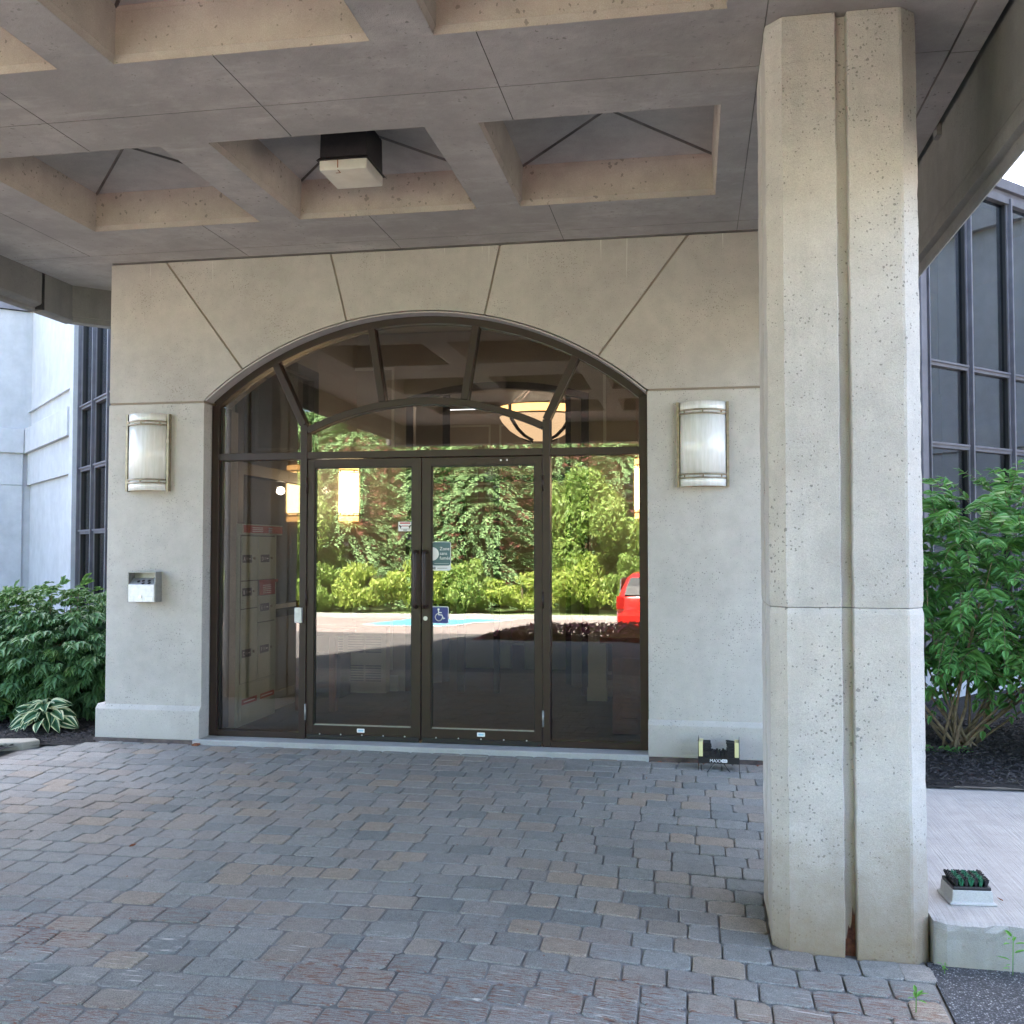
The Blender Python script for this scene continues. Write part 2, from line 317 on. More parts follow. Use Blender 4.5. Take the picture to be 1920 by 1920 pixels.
# ------------------------------------------------------------------ mesh builder
class MB:
    def __init__(s): s.v = []; s.f = []; s.m = []; s.mats = []; s.sm = []
    def mi(s, m):
        m = M[m] if isinstance(m, str) else m
        if m not in s.mats: s.mats.append(m)
        return s.mats.index(m)
    def add(s, verts, faces, m, smooth=False):
        o = len(s.v); s.v += [tuple(v) for v in verts]; k = s.mi(m)
        for f in faces: s.f.append([i + o for i in f]); s.m.append(k); s.sm.append(smooth)
        return s
    def box(s, x0, x1, y0, y1, z0, z1, m):
        v = [(x, y, z) for x in (x0, x1) for y in (y0, y1) for z in (z0, z1)]
        return s.add(v, [(0, 1, 3, 2), (4, 6, 7, 5), (0, 4, 5, 1), (2, 3, 7, 6), (0, 2, 6, 4), (1, 5, 7, 3)], m)
    def rbox(s, x0, x1, y0, y1, z0, z1, m, b=.006):       # bevelled box
        bm = bmesh.new(); bmesh.ops.create_cube(bm, size=1)
        for v in bm.verts: v.co = ((x0 + x1) / 2 + v.co.x * (x1 - x0), (y0 + y1) / 2 + v.co.y * (y1 - y0), (z0 + z1) / 2 + v.co.z * (z1 - z0))
        bmesh.ops.bevel(bm, geom=bm.edges[:], offset=b, segments=2, affect='EDGES', profile=.7)
        bm.verts.ensure_lookup_table()
        s.add([v.co[:] for v in bm.verts], [[v.index for v in f.verts] for f in bm.faces], m); bm.free(); return s
    def ext(s, poly, y0, y1, m, axis='y', mside=None):     # polygon (a, b) extruded along an axis
        n = len(poly)
        def P(a, b, t):
            return (a, t, b) if axis == 'y' else ((a, b, t) if axis == 'z' else (t, a, b))
        v = [P(a, b, y0) for a, b in poly] + [P(a, b, y1) for a, b in poly]
        s.add(v, [list(range(n)), list(range(2 * n - 1, n - 1, -1))], m)
        o = len(s.v) - 2 * n; k = s.mi(mside or m)
        for i in range(n):
            j = (i + 1) % n; s.f.append([o + i, o + j, o + n + j, o + n + i]); s.m.append(k); s.sm.append(False)
        return s
    def tube(s, pts, r, m, n=8, cap=True):
        pts = [Vector(p) for p in pts]; rs = r if hasattr(r, '__len__') else [r] * len(pts)
        rings = []; up = Vector((0, 0, 1)); prev = None
        for i, p in enumerate(pts):
            t = (pts[min(i + 1, len(pts) - 1)] - pts[max(i - 1, 0)]).normalized()
            a = prev - t * prev.dot(t) if prev is not None else (t.cross(up) if abs(t.z) < .95 else t.cross(Vector((1, 0, 0))))
            a.normalize(); prev = a; b = t.cross(a)
            rings.append([p + (a * cos(2 * pi * k / n) + b * sin(2 * pi * k / n)) * rs[i] for k in range(n)])
        v = [q for ring in rings for q in ring]
        f = [(i * n + k, i * n + (k + 1) % n, (i + 1) * n + (k + 1) % n, (i + 1) * n + k) for i in range(len(pts) - 1) for k in range(n)]
        s.add(v, f, m, True)
        if cap:
            o = len(s.v) - len(v); k = s.mi(m)
            s.f.append([o + i for i in range(n)]); s.m.append(k); s.sm.append(False)
            s.f.append([o + len(v) - n + i for i in range(n)]); s.m.append(k); s.sm.append(False)
        return s
    def disc(s, c, r, nrm, m, n=16, th=.001):
        nrm = Vector(nrm).normalized(); q = nrm.to_track_quat('Z', 'Y'); c = Vector(c)
        v = [c + q @ Vector((cos(2 * pi * k / n) * r, sin(2 * pi * k / n) * r, t)) for t in (0, th) for k in range(n)]
        f = [list(range(n)), list(range(n, 2 * n))] + [(k, (k + 1) % n, n + (k + 1) % n, n + k) for k in range(n)]
        return s.add(v, f, m)
    def lathe(s, prof, c, m, n=32, a0=0, a1=2 * pi, smooth=True):
        full = abs(a1 - a0 - 2 * pi) < 1e-6; K = n if full else n + 1
        v = [(c[0] + r * cos(a0 + (a1 - a0) * k / n), c[1] + r * sin(a0 + (a1 - a0) * k / n), c[2] + z) for r, z in prof for k in range(K)]
        f = [(i * K + k, i * K + (k + 1) % K, (i + 1) * K + (k + 1) % K, (i + 1) * K + k) for i in range(len(prof) - 1) for k in range(n)]
        return s.add(v, f, m, smooth)
    def text(s, txt, size, mt, M4, align='LEFT', th=.0006):
        cu = bpy.data.curves.new('t', 'FONT'); cu.body = txt; cu.size = size; cu.align_x = align; cu.extrude = th; cu.resolution_u = 3
        ob = bpy.data.objects.new('t', cu); C.objects.link(ob)
        me = bpy.data.meshes.new_from_object(ob)
        s.add([(M4 @ v.co)[:] for v in me.vertices], [list(p.vertices) for p in me.polygons], mt)
        bpy.data.objects.remove(ob); bpy.data.meshes.remove(me); bpy.data.curves.remove(cu); return s
    def xf(s, M4): s.v = [(M4 @ Vector(v))[:] for v in s.v]; return s
    def mesh(s, name):
        me = bpy.data.meshes.new(name); me.from_pydata(s.v, [], s.f)
        for m in s.mats: me.materials.append(m)
        me.polygons.foreach_set('material_index', s.m); me.polygons.foreach_set('use_smooth', s.sm)
        bm = bmesh.new(); bm.from_mesh(me); bmesh.ops.recalc_face_normals(bm, faces=bm.faces); bm.to_mesh(me); bm.free()
        return me
    def build(s, name, parent=None, loc=None, bevel=0, **props):
        me = s.mesh(name)
        o = bpy.data.objects.new(name, me); C.objects.link(o)
        if parent is not None: o.parent = parent
        if loc is not None: o.location = loc
        if bevel:
            b = o.modifiers.new('bevel', 'BEVEL'); b.width = bevel; b.segments = 2; b.limit_method = 'ANGLE'; b.angle_limit = R(40); b.harden_normals = False
        for k, v in props.items(): o[k] = v
        return o

def thing(name, label, cat, loc=(0, 0, 0), rz=0, group=None):
    o = bpy.data.objects.new(name, None); C.objects.link(o); o.location = loc; o.rotation_euler = (0, 0, rz)
    o['label'] = label; o['category'] = cat
    if group: o['group'] = group
    return o

def copytree(o, parent=None, loc=None, rz=None, label=None):
    c = o.copy(); C.objects.link(c); c.parent = parent
    if loc is not None: c.location = loc
    if rz is not None: c.rotation_euler = (0, 0, rz)
    if label: c['label'] = label
    for ch in list(o.children): copytree(ch, c)
    return c

# plane text helpers: text on a plane facing -y  /  facing +x
def TY(x, y, z): return Matrix.Translation((x, y, z)) @ Matrix.Rotation(pi / 2, 4, 'X')
def TX(x, y, z): return Matrix.Translation((x, y, z)) @ Matrix.Rotation(pi / 2, 4, 'Z') @ Matrix.Rotation(pi / 2, 4, 'X')

# ------------------------------------------------------------------ ground
def sst(a, b, x):
    t = max(0, min(1, (x - a) / (b - a))); return t * t * (3 - 2 * t)
def gz(x, y):
    a = .028 + .030 * sst(-1.2, 1.0, x)
    return .022 + a * y if y > -5 else .022 - 5 * a + (y + 5) * .03
def gz0(x, y): return gz(x, min(y, 0))

def sheet(name, x0, x1, y0, y1, mt, nx=12, ny=12, dz=0, zf=gz0, **kw):
    b = MB(); v = [(x0 + (x1 - x0) * i / nx, y0 + (y1 - y0) * j / ny) for j in range(ny + 1) for i in range(nx + 1)]
    v = [(x, y, zf(x, y) + dz) for x, y in v]
    f = [(j * (nx + 1) + i, j * (nx + 1) + i + 1, (j + 1) * (nx + 1) + i + 1, (j + 1) * (nx + 1) + i) for j in range(ny) for i in range(nx)]
    b.add(v, f, mt); return b.build(name, None, kind='structure', **kw)

PAV_TOP = 0.0
drive = sheet('driveway', -5.36, .93, -6.0, .03, 'sand', 40, 40, zf=lambda x, y: gz0(x, y) - .012 + .0075 * sst(.3, -1.0, x) * (.35 + .65 * sst(-1.2, -2.8, y)))
sheet('ground', -160, 160, -160, 160, 'earthfar', 8, 8, zf=lambda x, y: -1.25)
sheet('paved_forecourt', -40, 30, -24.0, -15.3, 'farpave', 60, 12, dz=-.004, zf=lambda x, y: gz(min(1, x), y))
sheet('paving_painted_shade', -40, 30, -15.3, -6.0, 'shadepave', 60, 10, dz=-.004, zf=lambda x, y: gz(min(1, x), y))  # painted shade: the darker paving ends where the cast shadow ends
sheet('asphalt_road', .935, 30, -6.0, -3.0, 'asphalt', 30, 14, dz=-.004, zf=lambda x, y: gz(1.0, y) + .012 * (x - .93) * (-1 if x < 3 else 0))
sheet('asphalt_apron', -40, -5.36, -6.0, -.9, 'asphalt', 20, 10, dz=-.01)

# ---- pavers: 300 nearest as single stones, the rest joined
def paver_verts(rng, lx, ly, ch=.013):
    hx, hy = lx / 2, ly / 2
    out = []
    for sx, sy in ((1, 1), (-1, 1), (-1, -1), (1, -1)):
        a = ch * rng.uniform(.6, 1.9); b_ = ch * rng.uniform(.6, 1.9)
        p1 = (sx * hx, sy * (hy - b_)); p2 = (sx * (hx - a), sy * hy)
        out += [p1, p2] if sx * sy > 0 else [p2, p1]
    j = lambda: rng.uniform(-.0018, .0018)
    out = [(x + j(), y + j()) for x, y in out]
    ins = [(x * (1 - .009 / lx), y * (1 - .009 / ly)) for x, y in out]
    tz = [rng.uniform(-.0012, .0012) for _ in range(8)]
    v = [(x, y, -.032) for x, y in out] + [(x, y, -.0036 + rng.uniform(-.001, .0006)) for x, y in out] + [(x, y, t) for (x, y), t in zip(ins, tz)]
    f = []
    for k in range(8):
        l = (k + 1) % 8
        f += [(k, l, 8 + l, 8 + k), (8 + k, 8 + l, 16 + l, 16 + k)]
    f.append(tuple(range(16, 24)))
    return v, f
rng = random.Random(3)
ROW = .1545
paver_list = []
row = 0; y = -.073; RH = .052
while y > -5.9:
    x = .922 if not (-3.03 < y < -2.42) else .316
    first = True
    while x > -5.3:
        l = rng.choice((.135, .175, .175, .20, .215, .215))
        if first: l = rng.choice((.09, .135, .175, .215)); first = False
        cx = x - l / 2
        x -= l
        if cx - l / 2 < -5.12 and y > -.75: continue
        if cx < -4.72 and y > -.16: continue
        wob = .006 * sin(cx * 2.1 + row) + rng.uniform(-.0025, .0025)
        paver_list.append((cx, y + wob, l - rng.uniform(.003, .007), RH - rng.uniform(.002, .006), rng.gauss(0, .011), rng.gauss(0, .0014), rng.gauss(0, .005), rng.gauss(0, .005)))
    y -= (RH + ROW) / 2; RH = ROW; row += 1
def pv_mat(p):
    cx, cy, l, h, rz, dz, tx, ty = p
    gx = (gz0(cx + .1, cy) - gz0(cx - .1, cy)) / .2; gy = (gz0(cx, cy + .05) - gz0(cx, cy - .05)) / .1
    return Matrix.Translation((cx, cy, gz0(cx, cy) + dz)) @ Euler((gy + tx, -gx + ty, rz)).to_matrix().to_4x4()
fwd = Vector((-sin(R(10.1)), cos(R(10.1)), 0)); rgt = Vector((cos(R(10.1)), sin(R(10.1)), 0))
def seen_size(p):
    d = Vector((p[0], p[1], 0)) - Vector((0, -7.5, 0)); z = d @ fwd
    if z < .5: return 0
    px = 960 + 1908 * (d @ rgt) / z; py = 1029 + 1908 * 1.65 / z
    if px < -60 or px > 1980 or py > 1960: return 0
    return p[2] * p[3] / z ** 3
paver_list.sort(key=seen_size, reverse=True)
protos = {}
rv = random.Random(11)
def proto_for(l):
    key = min((.127, .167, .192, .207), key=lambda k: abs(k - l))
    var = rv.randrange(5)
    if (key, var) not in protos:
        v, f = paver_verts(rv, key, ROW - .0065); b = MB(); b.add(v, f, 'paver'); protos[(key, var)] = b.mesh('paver')
    return protos[(key, var)]
for p in paver_list[:300]:
    o = bpy.data.objects.new('paver', proto_for(p[2])); C.objects.link(o); o.parent = drive; o.matrix_local = pv_mat(p)
b = MB()
for p in paver_list[300:]:
    v, f = paver_verts(rng, p[2], p[3]); m4 = pv_mat(p)
    b.add([(m4 @ Vector(q))[:] for q in v], f, 'paver')
b.build('paver', drive, kind='stuff')

# ---- sidewalk slab on the right with its worn front edge
b = MB()
n = 60; XS0, XS1 = .962, 7.0
rows_ = []
for (dy, z, wob) in ((.0, -.20, .0), (.004, -.05, .008), (.002, -.012, .016), (.014, .012, .020), (.035, .0195, .007), (.12, .021, 0), (1.0, .021, 0), (2.50, .021, 0), (2.56, -.05, 0)):
    rowp = []
    for i in range(n + 1):
        t = (i / n) ** 1.6; x = XS0 + (XS1 - XS0) * t
        nn = noise.noise((x * 9, z * 20, 1.3)) * wob + noise.noise((x * 33, z * 30, 4.3)) * wob * .6
        rowp.append((x, -3.03 + dy + nn + .02 * max(0, 1 - (x - XS0) / .04), z + nn * .4))
    rows_.append(rowp)
v = [q for r_ in rows_ for q in r_]; K = n + 1
f = [(j * K + i, j * K + i + 1, (j + 1) * K + i + 1, (j + 1) * K + i) for j in range(len(rows_) - 1) for i in range(n)]
kf = [q for q in f if q[0] < 3 * K]; tf = [q for q in f if q[0] >= 3 * K]
b.add(v, tf, 'walk')
lv = []                                            # left edge, crumbled
for j in range(28):
    yy = -3.02 + 2.46 * j / 27
    for z in (-.2, -.06, .0, .021):
        lv.append((XS0 + (noise.noise((yy * 12, z * 20, 7)) * .012 if z < .02 else 0), yy, z))
b.add(lv, [(j * 4 + k, j * 4 + k + 1, (j + 1) * 4 + k + 1, (j + 1) * 4 + k) for j in range(27) for k in range(3)], 'kerb')
b.add(v, kf, 'kerb')
b.build('sidewalk', kind='structure')

# ---- planting beds
def bed(name, x0, x1, y0, y1, z, seed, keep=lambda x, y: True):
    zf = lambda x, y: z + .03 * noise.noise((x * 2.3, y * 2.3, seed)) + .012 * noise.noise((x * 11, y * 11, seed))
    b = MB(); nx = int((x1 - x0) / .06); ny = int((y1 - y0) / .06)
    v = []; idx = {}
    fs = []
    for j in range(ny + 1):
        for i in range(nx + 1):
            x = x0 + (x1 - x0) * i / nx; y = y0 + (y1 - y0) * j / ny; v.append((x, y, zf(x, y)))
    for j in range(ny):
        for i in range(nx):
            q = v[j * (nx + 1) + i]
            if keep(q[0] + .03, q[1] + .03): fs.append((j * (nx + 1) + i, j * (nx + 1) + i + 1, (j + 1) * (nx + 1) + i + 1, (j + 1) * (nx + 1) + i))
    b.add(v, fs, 'earth'); b.build(name, kind='structure')
    return zf
def chips(name, zf, x0, x1, y0, y1, n, seed, keep, label):
    r = random.Random(seed); b = MB()
    for _ in range(n):
        x = r.uniform(x0, x1); y = r.uniform(y0, y1)
        if not keep(x, y): continue
        l = r.uniform(.012, .055); w_ = r.uniform(.003, .011); a = r.uniform(0, pi); t = r.uniform(-.5, .5); h = .004
        m4 = Matrix.Translation((x, y, zf(x, y) + r.uniform(.002, .018))) @ Euler((r.uniform(-.5, .5), t, a)).to_matrix().to_4x4()
        q = [(-l / 2, -w_ / 2, 0), (l / 2, -w_ / 3, 0), (l / 2, w_ / 3, h), (-l / 2, w_ / 2, h), (0, 0, h * 2)]
        b.add([(m4 @ Vector(c))[:] for c in q], [(0, 1, 4), (1, 2, 4), (2, 3, 4), (3, 0, 4)], 'chip')
    b.build(name, kind='stuff', label=label, category='mulch')
rk = lambda x, y: not (x < .97 and y < -.5)
zr = bed('mulch_bed', .55, 7.5, -.60, 6.2, .035, 1.0, lambda x, y: True)
chips('bark_chips', zr, .95, 4.2, -.54, 2.2, 9000, 5, lambda x, y: True, 'black shredded bark mulch under the right-hand shrub')
lk = lambda x, y: (x < -5.10 or y > -.12 + (x + 4.65) * .45) and not (x > -4.70 and y > -.2)
zl = bed('mulch_bed', -14, -4.7, -.9, 9.6, .03, 4.0, lambda x, y: (x < -5.14) or (y > -.16 + (x + 4.65) * .45))
chips('bark_chips', zl, -8.6, -4.72, -.85, 2.2, 8000, 6, lambda x, y: (x < -5.14) or (y > -.12 + (x + 4.65) * .45), 'black shredded bark mulch beside the left pier')
# pale edging stone bottom left
b = MB(); r = random.Random(2)
pts = [(-5.62, -.62), (-5.08, -.40), (-5.02, -.28), (-5.10, -.22), (-5.5, -.33), (-5.66, -.45)]
b.ext([(x, y_) for x, y_ in pts], -.02, .062, 'stone', axis='z')
o = b.build('edging_stone', bevel=.012); o['label'] = 'pale flat edging stone between left mulch bed and pavers'; o['category'] = 'stone'

# ------------------------------------------------------------------ entrance block
XL, XR, ZT = -4.65, .50, 3.856
AX, AR, AZ = -2.085, 2.66, .71
OL, OR = -3.82, -.33
def arc(x, r=AR, zc=AZ, xc=AX): return zc + sqrt(max(0, r * r - (x - xc) ** 2))
SPR = 2.715
bld = thing('residence_building', 'pale precast concrete entrance block with wide arched opening under the canopy', 'building')
P = [(-3.498, arc(-3.498)), (-2.641, arc(-2.641)), (-1.549, arc(-1.549)), (-.690, arc(-.690))]
T = [(-4.165, ZT), (-2.775, ZT), (-1.425, ZT), (-.020, ZT)]
def arcpts(x0, x1, k=14, r=AR): return [(x0 + (x1 - x0) * i / k, arc(x0 + (x1 - x0) * i / k, r)) for i in range(k + 1)]
def inset(poly, d):          # move every edge inwards by d
    n = len(poly); A = sum(poly[i][0] * poly[(i + 1) % n][1] - poly[(i + 1) % n][0] * poly[i][1] for i in range(n)); sg = 1 if A > 0 else -1
    out = []
    for i in range(n):
        p0, p1, p2 = Vector(poly[i - 1]), Vector(poly[i]), Vector(poly[(i + 1) % n])
        e1 = (p1 - p0).normalized(); e2 = (p2 - p1).normalized()
        n1 = Vector((-e1.y, e1.x)) * sg; n2 = Vector((-e2.y, e2.x)) * sg
        k = (n1 + n2); k.normalize(); out.append(tuple(p1 + k * d / max(.3, k @ n1)))
    return out
DEP = .135
panels = [
    [(XL, SPR), (OL, SPR)] + arcpts(OL, P[0][0])[1:] + [T[0], (XL, ZT)],
    arcpts(P[0][0], P[1][0]) + [T[1], T[0]],
    arcpts(P[1][0], P[2][0]) + [T[2], T[1]],
    arcpts(P[2][0], P[3][0]) + [T[3], T[2]],
    arcpts(P[3][0], OR) + [(XR, SPR), (XR, ZT), T[3]],
]
panels[4] = arcpts(P[3][0], OR)[:-1] + [(OR, SPR), (XR, SPR), (XR, ZT), T[3]]
for pl in panels:
    MB().ext(inset(pl, .0072), 0, .5, 'wall').build('wall_panel', bld, bevel=.003)
for x0, x1 in ((XL, OL), (OR, XR)):
    MB().box(x0 + .002, x1 - (.002 if x1 > 0 else 0), 0, .62 if x0 < -3 else .5, .30, SPR - .009, 'pier').build('pier_panel', bld, bevel=.005)
# plinths: proud by 3 cm with sloping top
for x0, x1 in ((-4.712, -3.80 - .02), (-.33, .53)):
    s0 = .0 if x0 > -1 else .035
    b = MB(); pr = [(-.032, .045), (.6, .045), (.6, .31), (.0, .31), (-.032, .275)]
    b.ext(pr, x0, x1, 'pier', axis='x'); b.build('plinth', bld, bevel=.006)
    b = MB(); b.ext([(-.055, -.02), (.5, -.02), (.5, .045), (-.034, .045), (-.037, .02)], x0 - .01, x1 + (.02 if x0 < -3 else 0), 'flash', axis='x')
    r = random.Random(5)
    for _ in range(10):
        xx = r.uniform(x0 + .05, x1 - .05); ww = r.uniform(.03, .1)
        if x0 > -1: b.add([(xx - ww, -.0585, -.015), (xx + ww, -.0585, -.015), (xx + ww * .3, -.047, .008 + r.uniform(0, .015)), (xx - ww * .5, -.046, .012)], [(0, 1, 2, 3)], 'rust')
    b.build('base_flashing', bld, bevel=.002)
MB().box(-3.845, -3.80, -.10, .0, -.02, .03, 'rust').build('rusted_flashing_end', bld)
# joint backing
b = MB()
back = [(XL + .01, .1), (OL - .012, .1), (OL - .012, SPR)] + [(x, z + .014) for x, z in arcpts(OL, OR, 40)][1:-1] + [(OR + .012, SPR), (OR + .012, .1), (XR - .01, .1), (XR - .01, ZT - .01), (XL + .01, ZT - .01)]
b.ext(back, .011, .48, 'sealant'); b.build('joint_backing', bld)
# side walls back to the wings, block roof
MB().box(XL + .003, XL + .25, .622, 2.0, .05, 3.85, 'wall').build('side_wall', bld); MB().box(XR - .25, XR - .003, .5, 2.0, .05, 3.85, 'wall').build('side_wall', bld)
# unseen tall block, added to cast shade over the walk and forecourt
b = MB(); b.box(-9.2, 3.2, 6.2, 20, 5.6, 37.4, 'cream')
for k in range(8):
    for j in range(6):
        b.box(-8.6 + j * 2.0, -7.4 + j * 2.0, 6.14, 6.2, 7 + k * 3.1, 8.7 + k * 3.1, 'carglass')
b.build('added_shade_block', bld)
# sill
MB().box(-3.87, -.325, -.045, .28, -.01, .058, 'sill').build('door_sill', bld, bevel=.006)

# ------------------------------------------------------------------ glazed entrance
ent = thing('glazed_entrance', 'bronze framed arched glass entrance with double doors and fan transom', 'entrance')
FY0, FY1 = .125, .235
def arcband(r0, r1, x0, x1, y0, y1, mt, xc=AX, zc=AZ, k=36):
    a0 = math.acos((x0 - xc) / r1); a1 = math.acos((x1 - xc) / r1)
    outer = [(xc + r1 * cos(a0 + (a1 - a0) * i / k), zc + r1 * sin(a0 + (a1 - a0) * i / k)) for i in range(k + 1)]
    inner = [(xc + r0 * cos(a0 + (a1 - a0) * i / k), zc + r0 * sin(a0 + (a1 - a0) * i / k)) for i in range(k, -1, -1)]
    b = MB(); v = outer + inner[::-1]; n = k + 1
    vv = [(x, y0, z) for x, z in v] + [(x, y1, z) for x, z in v]; q = 2 * n; fs = []
    for i in range(k):
        fs += [(i, i + 1, n + i + 1, n + i), (q + i, q + i + 1, q + n + i + 1, q + n + i), (i, i + 1, q + i + 1, q + i), (n + i, n + i + 1, q + n + i + 1, q + n + i)]
    fs += [(0, n, q + n, q), (k, n + k, q + n + k, q + k)]
    b.add(vv, fs, mt); return b
MB_ = arcband(AR - .012, AR - .002, OL + .006, OR - .006, .0, FY0 + .02, 'lining'); MB_.build('arch_lining', ent)
arcband(AR - .066, AR - .012, OL + .02, OR - .02, FY0, FY1, 'bronze').build('arch_frame', ent, bevel=.003)
MB().box(OL + .006, OL + .068, FY0, FY1, .06, 2.70, 'bronze').build('jamb', ent, bevel=.003)
MB().box(OR - .066, OR - .004, FY0, FY1, .06, 2.70, 'bronze').build('jamb', ent, bevel=.003)
MB().box(OL + .068, OL + .085, FY0 + .03, FY1 + .07, .10, 2.69, 'bronze_dk').build('inner_jamb', ent)
PL, PR = -3.060, -1.122          # posts (left edges), 5.4 cm wide
PW = .056
for x in (PL, PR): MB().box(x, x + PW, FY0 - .006, FY1, .06, 2.53, 'bronze').build('post', ent, bevel=.003)
MB().box(OL + .068, PL, FY0, FY1, 2.255, 2.312, 'bronze').build('transom_bar', ent, bevel=.003)
MB().box(PL + PW, PR, FY0 - .003, FY1, 2.258, 2.312, 'bronze').build('door_head', ent, bevel=.003)
MB().box(PR + PW, OR - .066, FY0, FY1, 2.255, 2.312, 'bronze').build('transom_bar', ent, bevel=.003)
MB().box(OL + .068, PL, FY0, FY1, .059, .105, 'bronze').build('bottom_rail', ent, bevel=.003)
MB().box(PR + PW, OR - .066, FY0, FY1, .059, .105, 'bronze').build('bottom_rail', ent, bevel=.003)
# inner arch over the doors
IX, IH = -2.063, .965; IRISE = .222; IR = (IH * IH + IRISE * IRISE) / (2 * IRISE); IZ = 2.722 - IR
arcband(IR - .052, IR, IX - IH + .012, IX + IH - .012, FY0 - .004, FY1, 'bronze', IX, IZ, 24).build('inner_arch', ent, bevel=.003)
def bar(p0, p1, w_, y0, y1, mt, parent, name='spoke'):
    a = Vector(p0); c = Vector(p1); d = (c - a).normalized(); nn = Vector((-d.y, d.x)) * w_ / 2
    MB().ext([tuple(a + nn), tuple(c + nn), tuple(c - nn), tuple(a - nn)], y0, y1, mt).build(name, parent, bevel=.003)
spk = [((-3.285, 3.03), (-3.045, 2.53)), ((-2.490, 3.30), (-2.395, 2.70)), ((-1.640, 3.30), (-1.735, 2.70)), ((-.862, 3.02), (-1.098, 2.53))]
for p0, p1 in spk: bar(p0, p1, .056, FY0 + .004, FY1 - .002, 'bronze', ent)
# panes (thin slabs)
GY0, GY1 = .172, .180
def zo(x): return arc(x, AR - .03)
def zi(x): return IZ + sqrt(IR * IR - (x - IX) ** 2) - .026
def pane(poly, parent=ent, y0=GY0, y1=GY1, name='pane', mt='glass'): return MB().ext(poly, y0, y1, mt).build(name, parent)
XLg, XRg = OL + .05, OR - .05
pane([(XLg, .09), (PL + .02, .09), (PL + .02, 2.28), (XLg, 2.28)])
pane([(PR + PW - .02, .09), (XRg, .09), (XRg, 2.28), (PR + PW - .02, 2.28)])
def seg(f, x0, x1, k=12): return [(x0 + (x1 - x0) * i / k, f(x0 + (x1 - x0) * i / k)) for i in range(k + 1)]
pane([(XLg, 2.2845), (-3.035, 2.2845), (-3.035, 2.52), (-3.28, zo(-3.28))] + seg(zo, -3.285, XLg))
pane([(-3.04, 2.53)] + seg(zi, -3.0, -2.395) + seg(zo, -2.488, -3.28))
pane(seg(zi, -2.39, -1.738) + seg(zo, -1.645, -2.484))
pane(seg(zi, -1.732, -1.12) + [(-1.09, 2.53)] + seg(zo, -.865, -1.640))
pane([(-1.09, 2.2845), (XRg, 2.2845)] + seg(zo, XRg, -.860) + [(-1.09, 2.524)])
pane([(PL + .03, 2.29), (PR + .03, 2.29)] + seg(zi, PR + .01, PL + .05))

def door(x0, x1, hinge_left):
    d = bpy.data.objects.new('door', None); C.objects.link(d); d.parent = ent
    st_h, st_m = .058, .072
    a, c = (x0 + st_h, x1 - st_m) if hinge_left else (x0 + st_m - .0, x1 - st_h)
    y0, y1 = FY0 + .004, FY0 + .054
    b = MB()
    b.rbox(x0, a, y0, y1, .078, 2.252, 'bronze', .003).rbox(c, x1, y0, y1, .078, 2.252, 'bronze', .003)
    b.rbox(a - .001, c + .001, y0 + .001, y1, .078, .168, 'bronze', .003).rbox(a - .001, c + .001, y0 + .001, y1, 2.19, 2.252, 'bronze', .003)
    b.build('door_frame', d)
    b = MB()
    for (u0, u1, v0, v1) in ((a, a + .009, .168, 2.19), (c - .009, c, .168, 2.19)): b.box(u0, u1, y0 + .010, y1 - .006, v0, v1, 'bronze_dk')
    b.box(a + .009, c - .009, y0 + .010, y1 - .006, .168, .176, 'galv_dk'); b.box(a + .009, c - .009, y0 + .010, y1 - .006, 2.181, 2.19, 'bronze_dk')
    b.build('glazing_bead', d)
    pane([(a + .006, .172), (c - .006, .172), (c - .006, 2.185), (a + .006, 2.185)], d, y0 + .022, y0 + .030)
    # pull handle
    hx = x1 - .034 if hinge_left else x0 + .030
    yb = y0 - .062
    pts = [(hx, y0, 1.10), (hx, yb + .02, 1.10), (hx, yb + .005, 1.107), (hx, yb, 1.125), (hx, yb, 1.50), (hx, yb + .005, 1.518), (hx, yb + .02, 1.525), (hx, y0, 1.525)]
    MB().tube(pts, .0145, 'bronze', 10).build('pull_handle', d)
    # sweep at the foot, black with rivets
    b = MB().box(x0 + .01, x1 - .01, y0 - .014, y0 - .001, .064, .098, 'bronze_dk')
    for k in range(5): b.disc((x0 + .12 + k * (x1 - x0 - .24) / 4, y0 - .0155, .1 + .004), .006, (0, -1, 0), 'galv', 8, .003)
    b.build('door_sweep', d)
    hxx = x0 - .004 if hinge_left else x1 + .004
    for z in (2.045, 1.16, .27):
        h = MB().tube([(hxx, y0 - .008, z - .062), (hxx, y0 - .008, z + .062)], .0085, 'galv_dk' if z < 1 else 'bronze', 8)
        h.build('hinge', d)
    return d, y0
dl, dy0 = door(-3.001, -2.074, True)
dr, _ = door(-2.066, -1.124, False)
def rr(x0, x1, z0, z1, r, k=4):
    out = []
    for cx, cz, a in ((x1 - r, z1 - r, 0), (x0 + r, z1 - r, 90), (x0 + r, z0 + r, 180), (x1 - r, z0 + r, 270)):
        out += [(cx + r * cos(R(a + 90 * i / k)), cz + r * sin(R(a + 90 * i / k))) for i in range(k + 1)]
    return out
ys = dy0 + .020                                             # face just in front of the glass
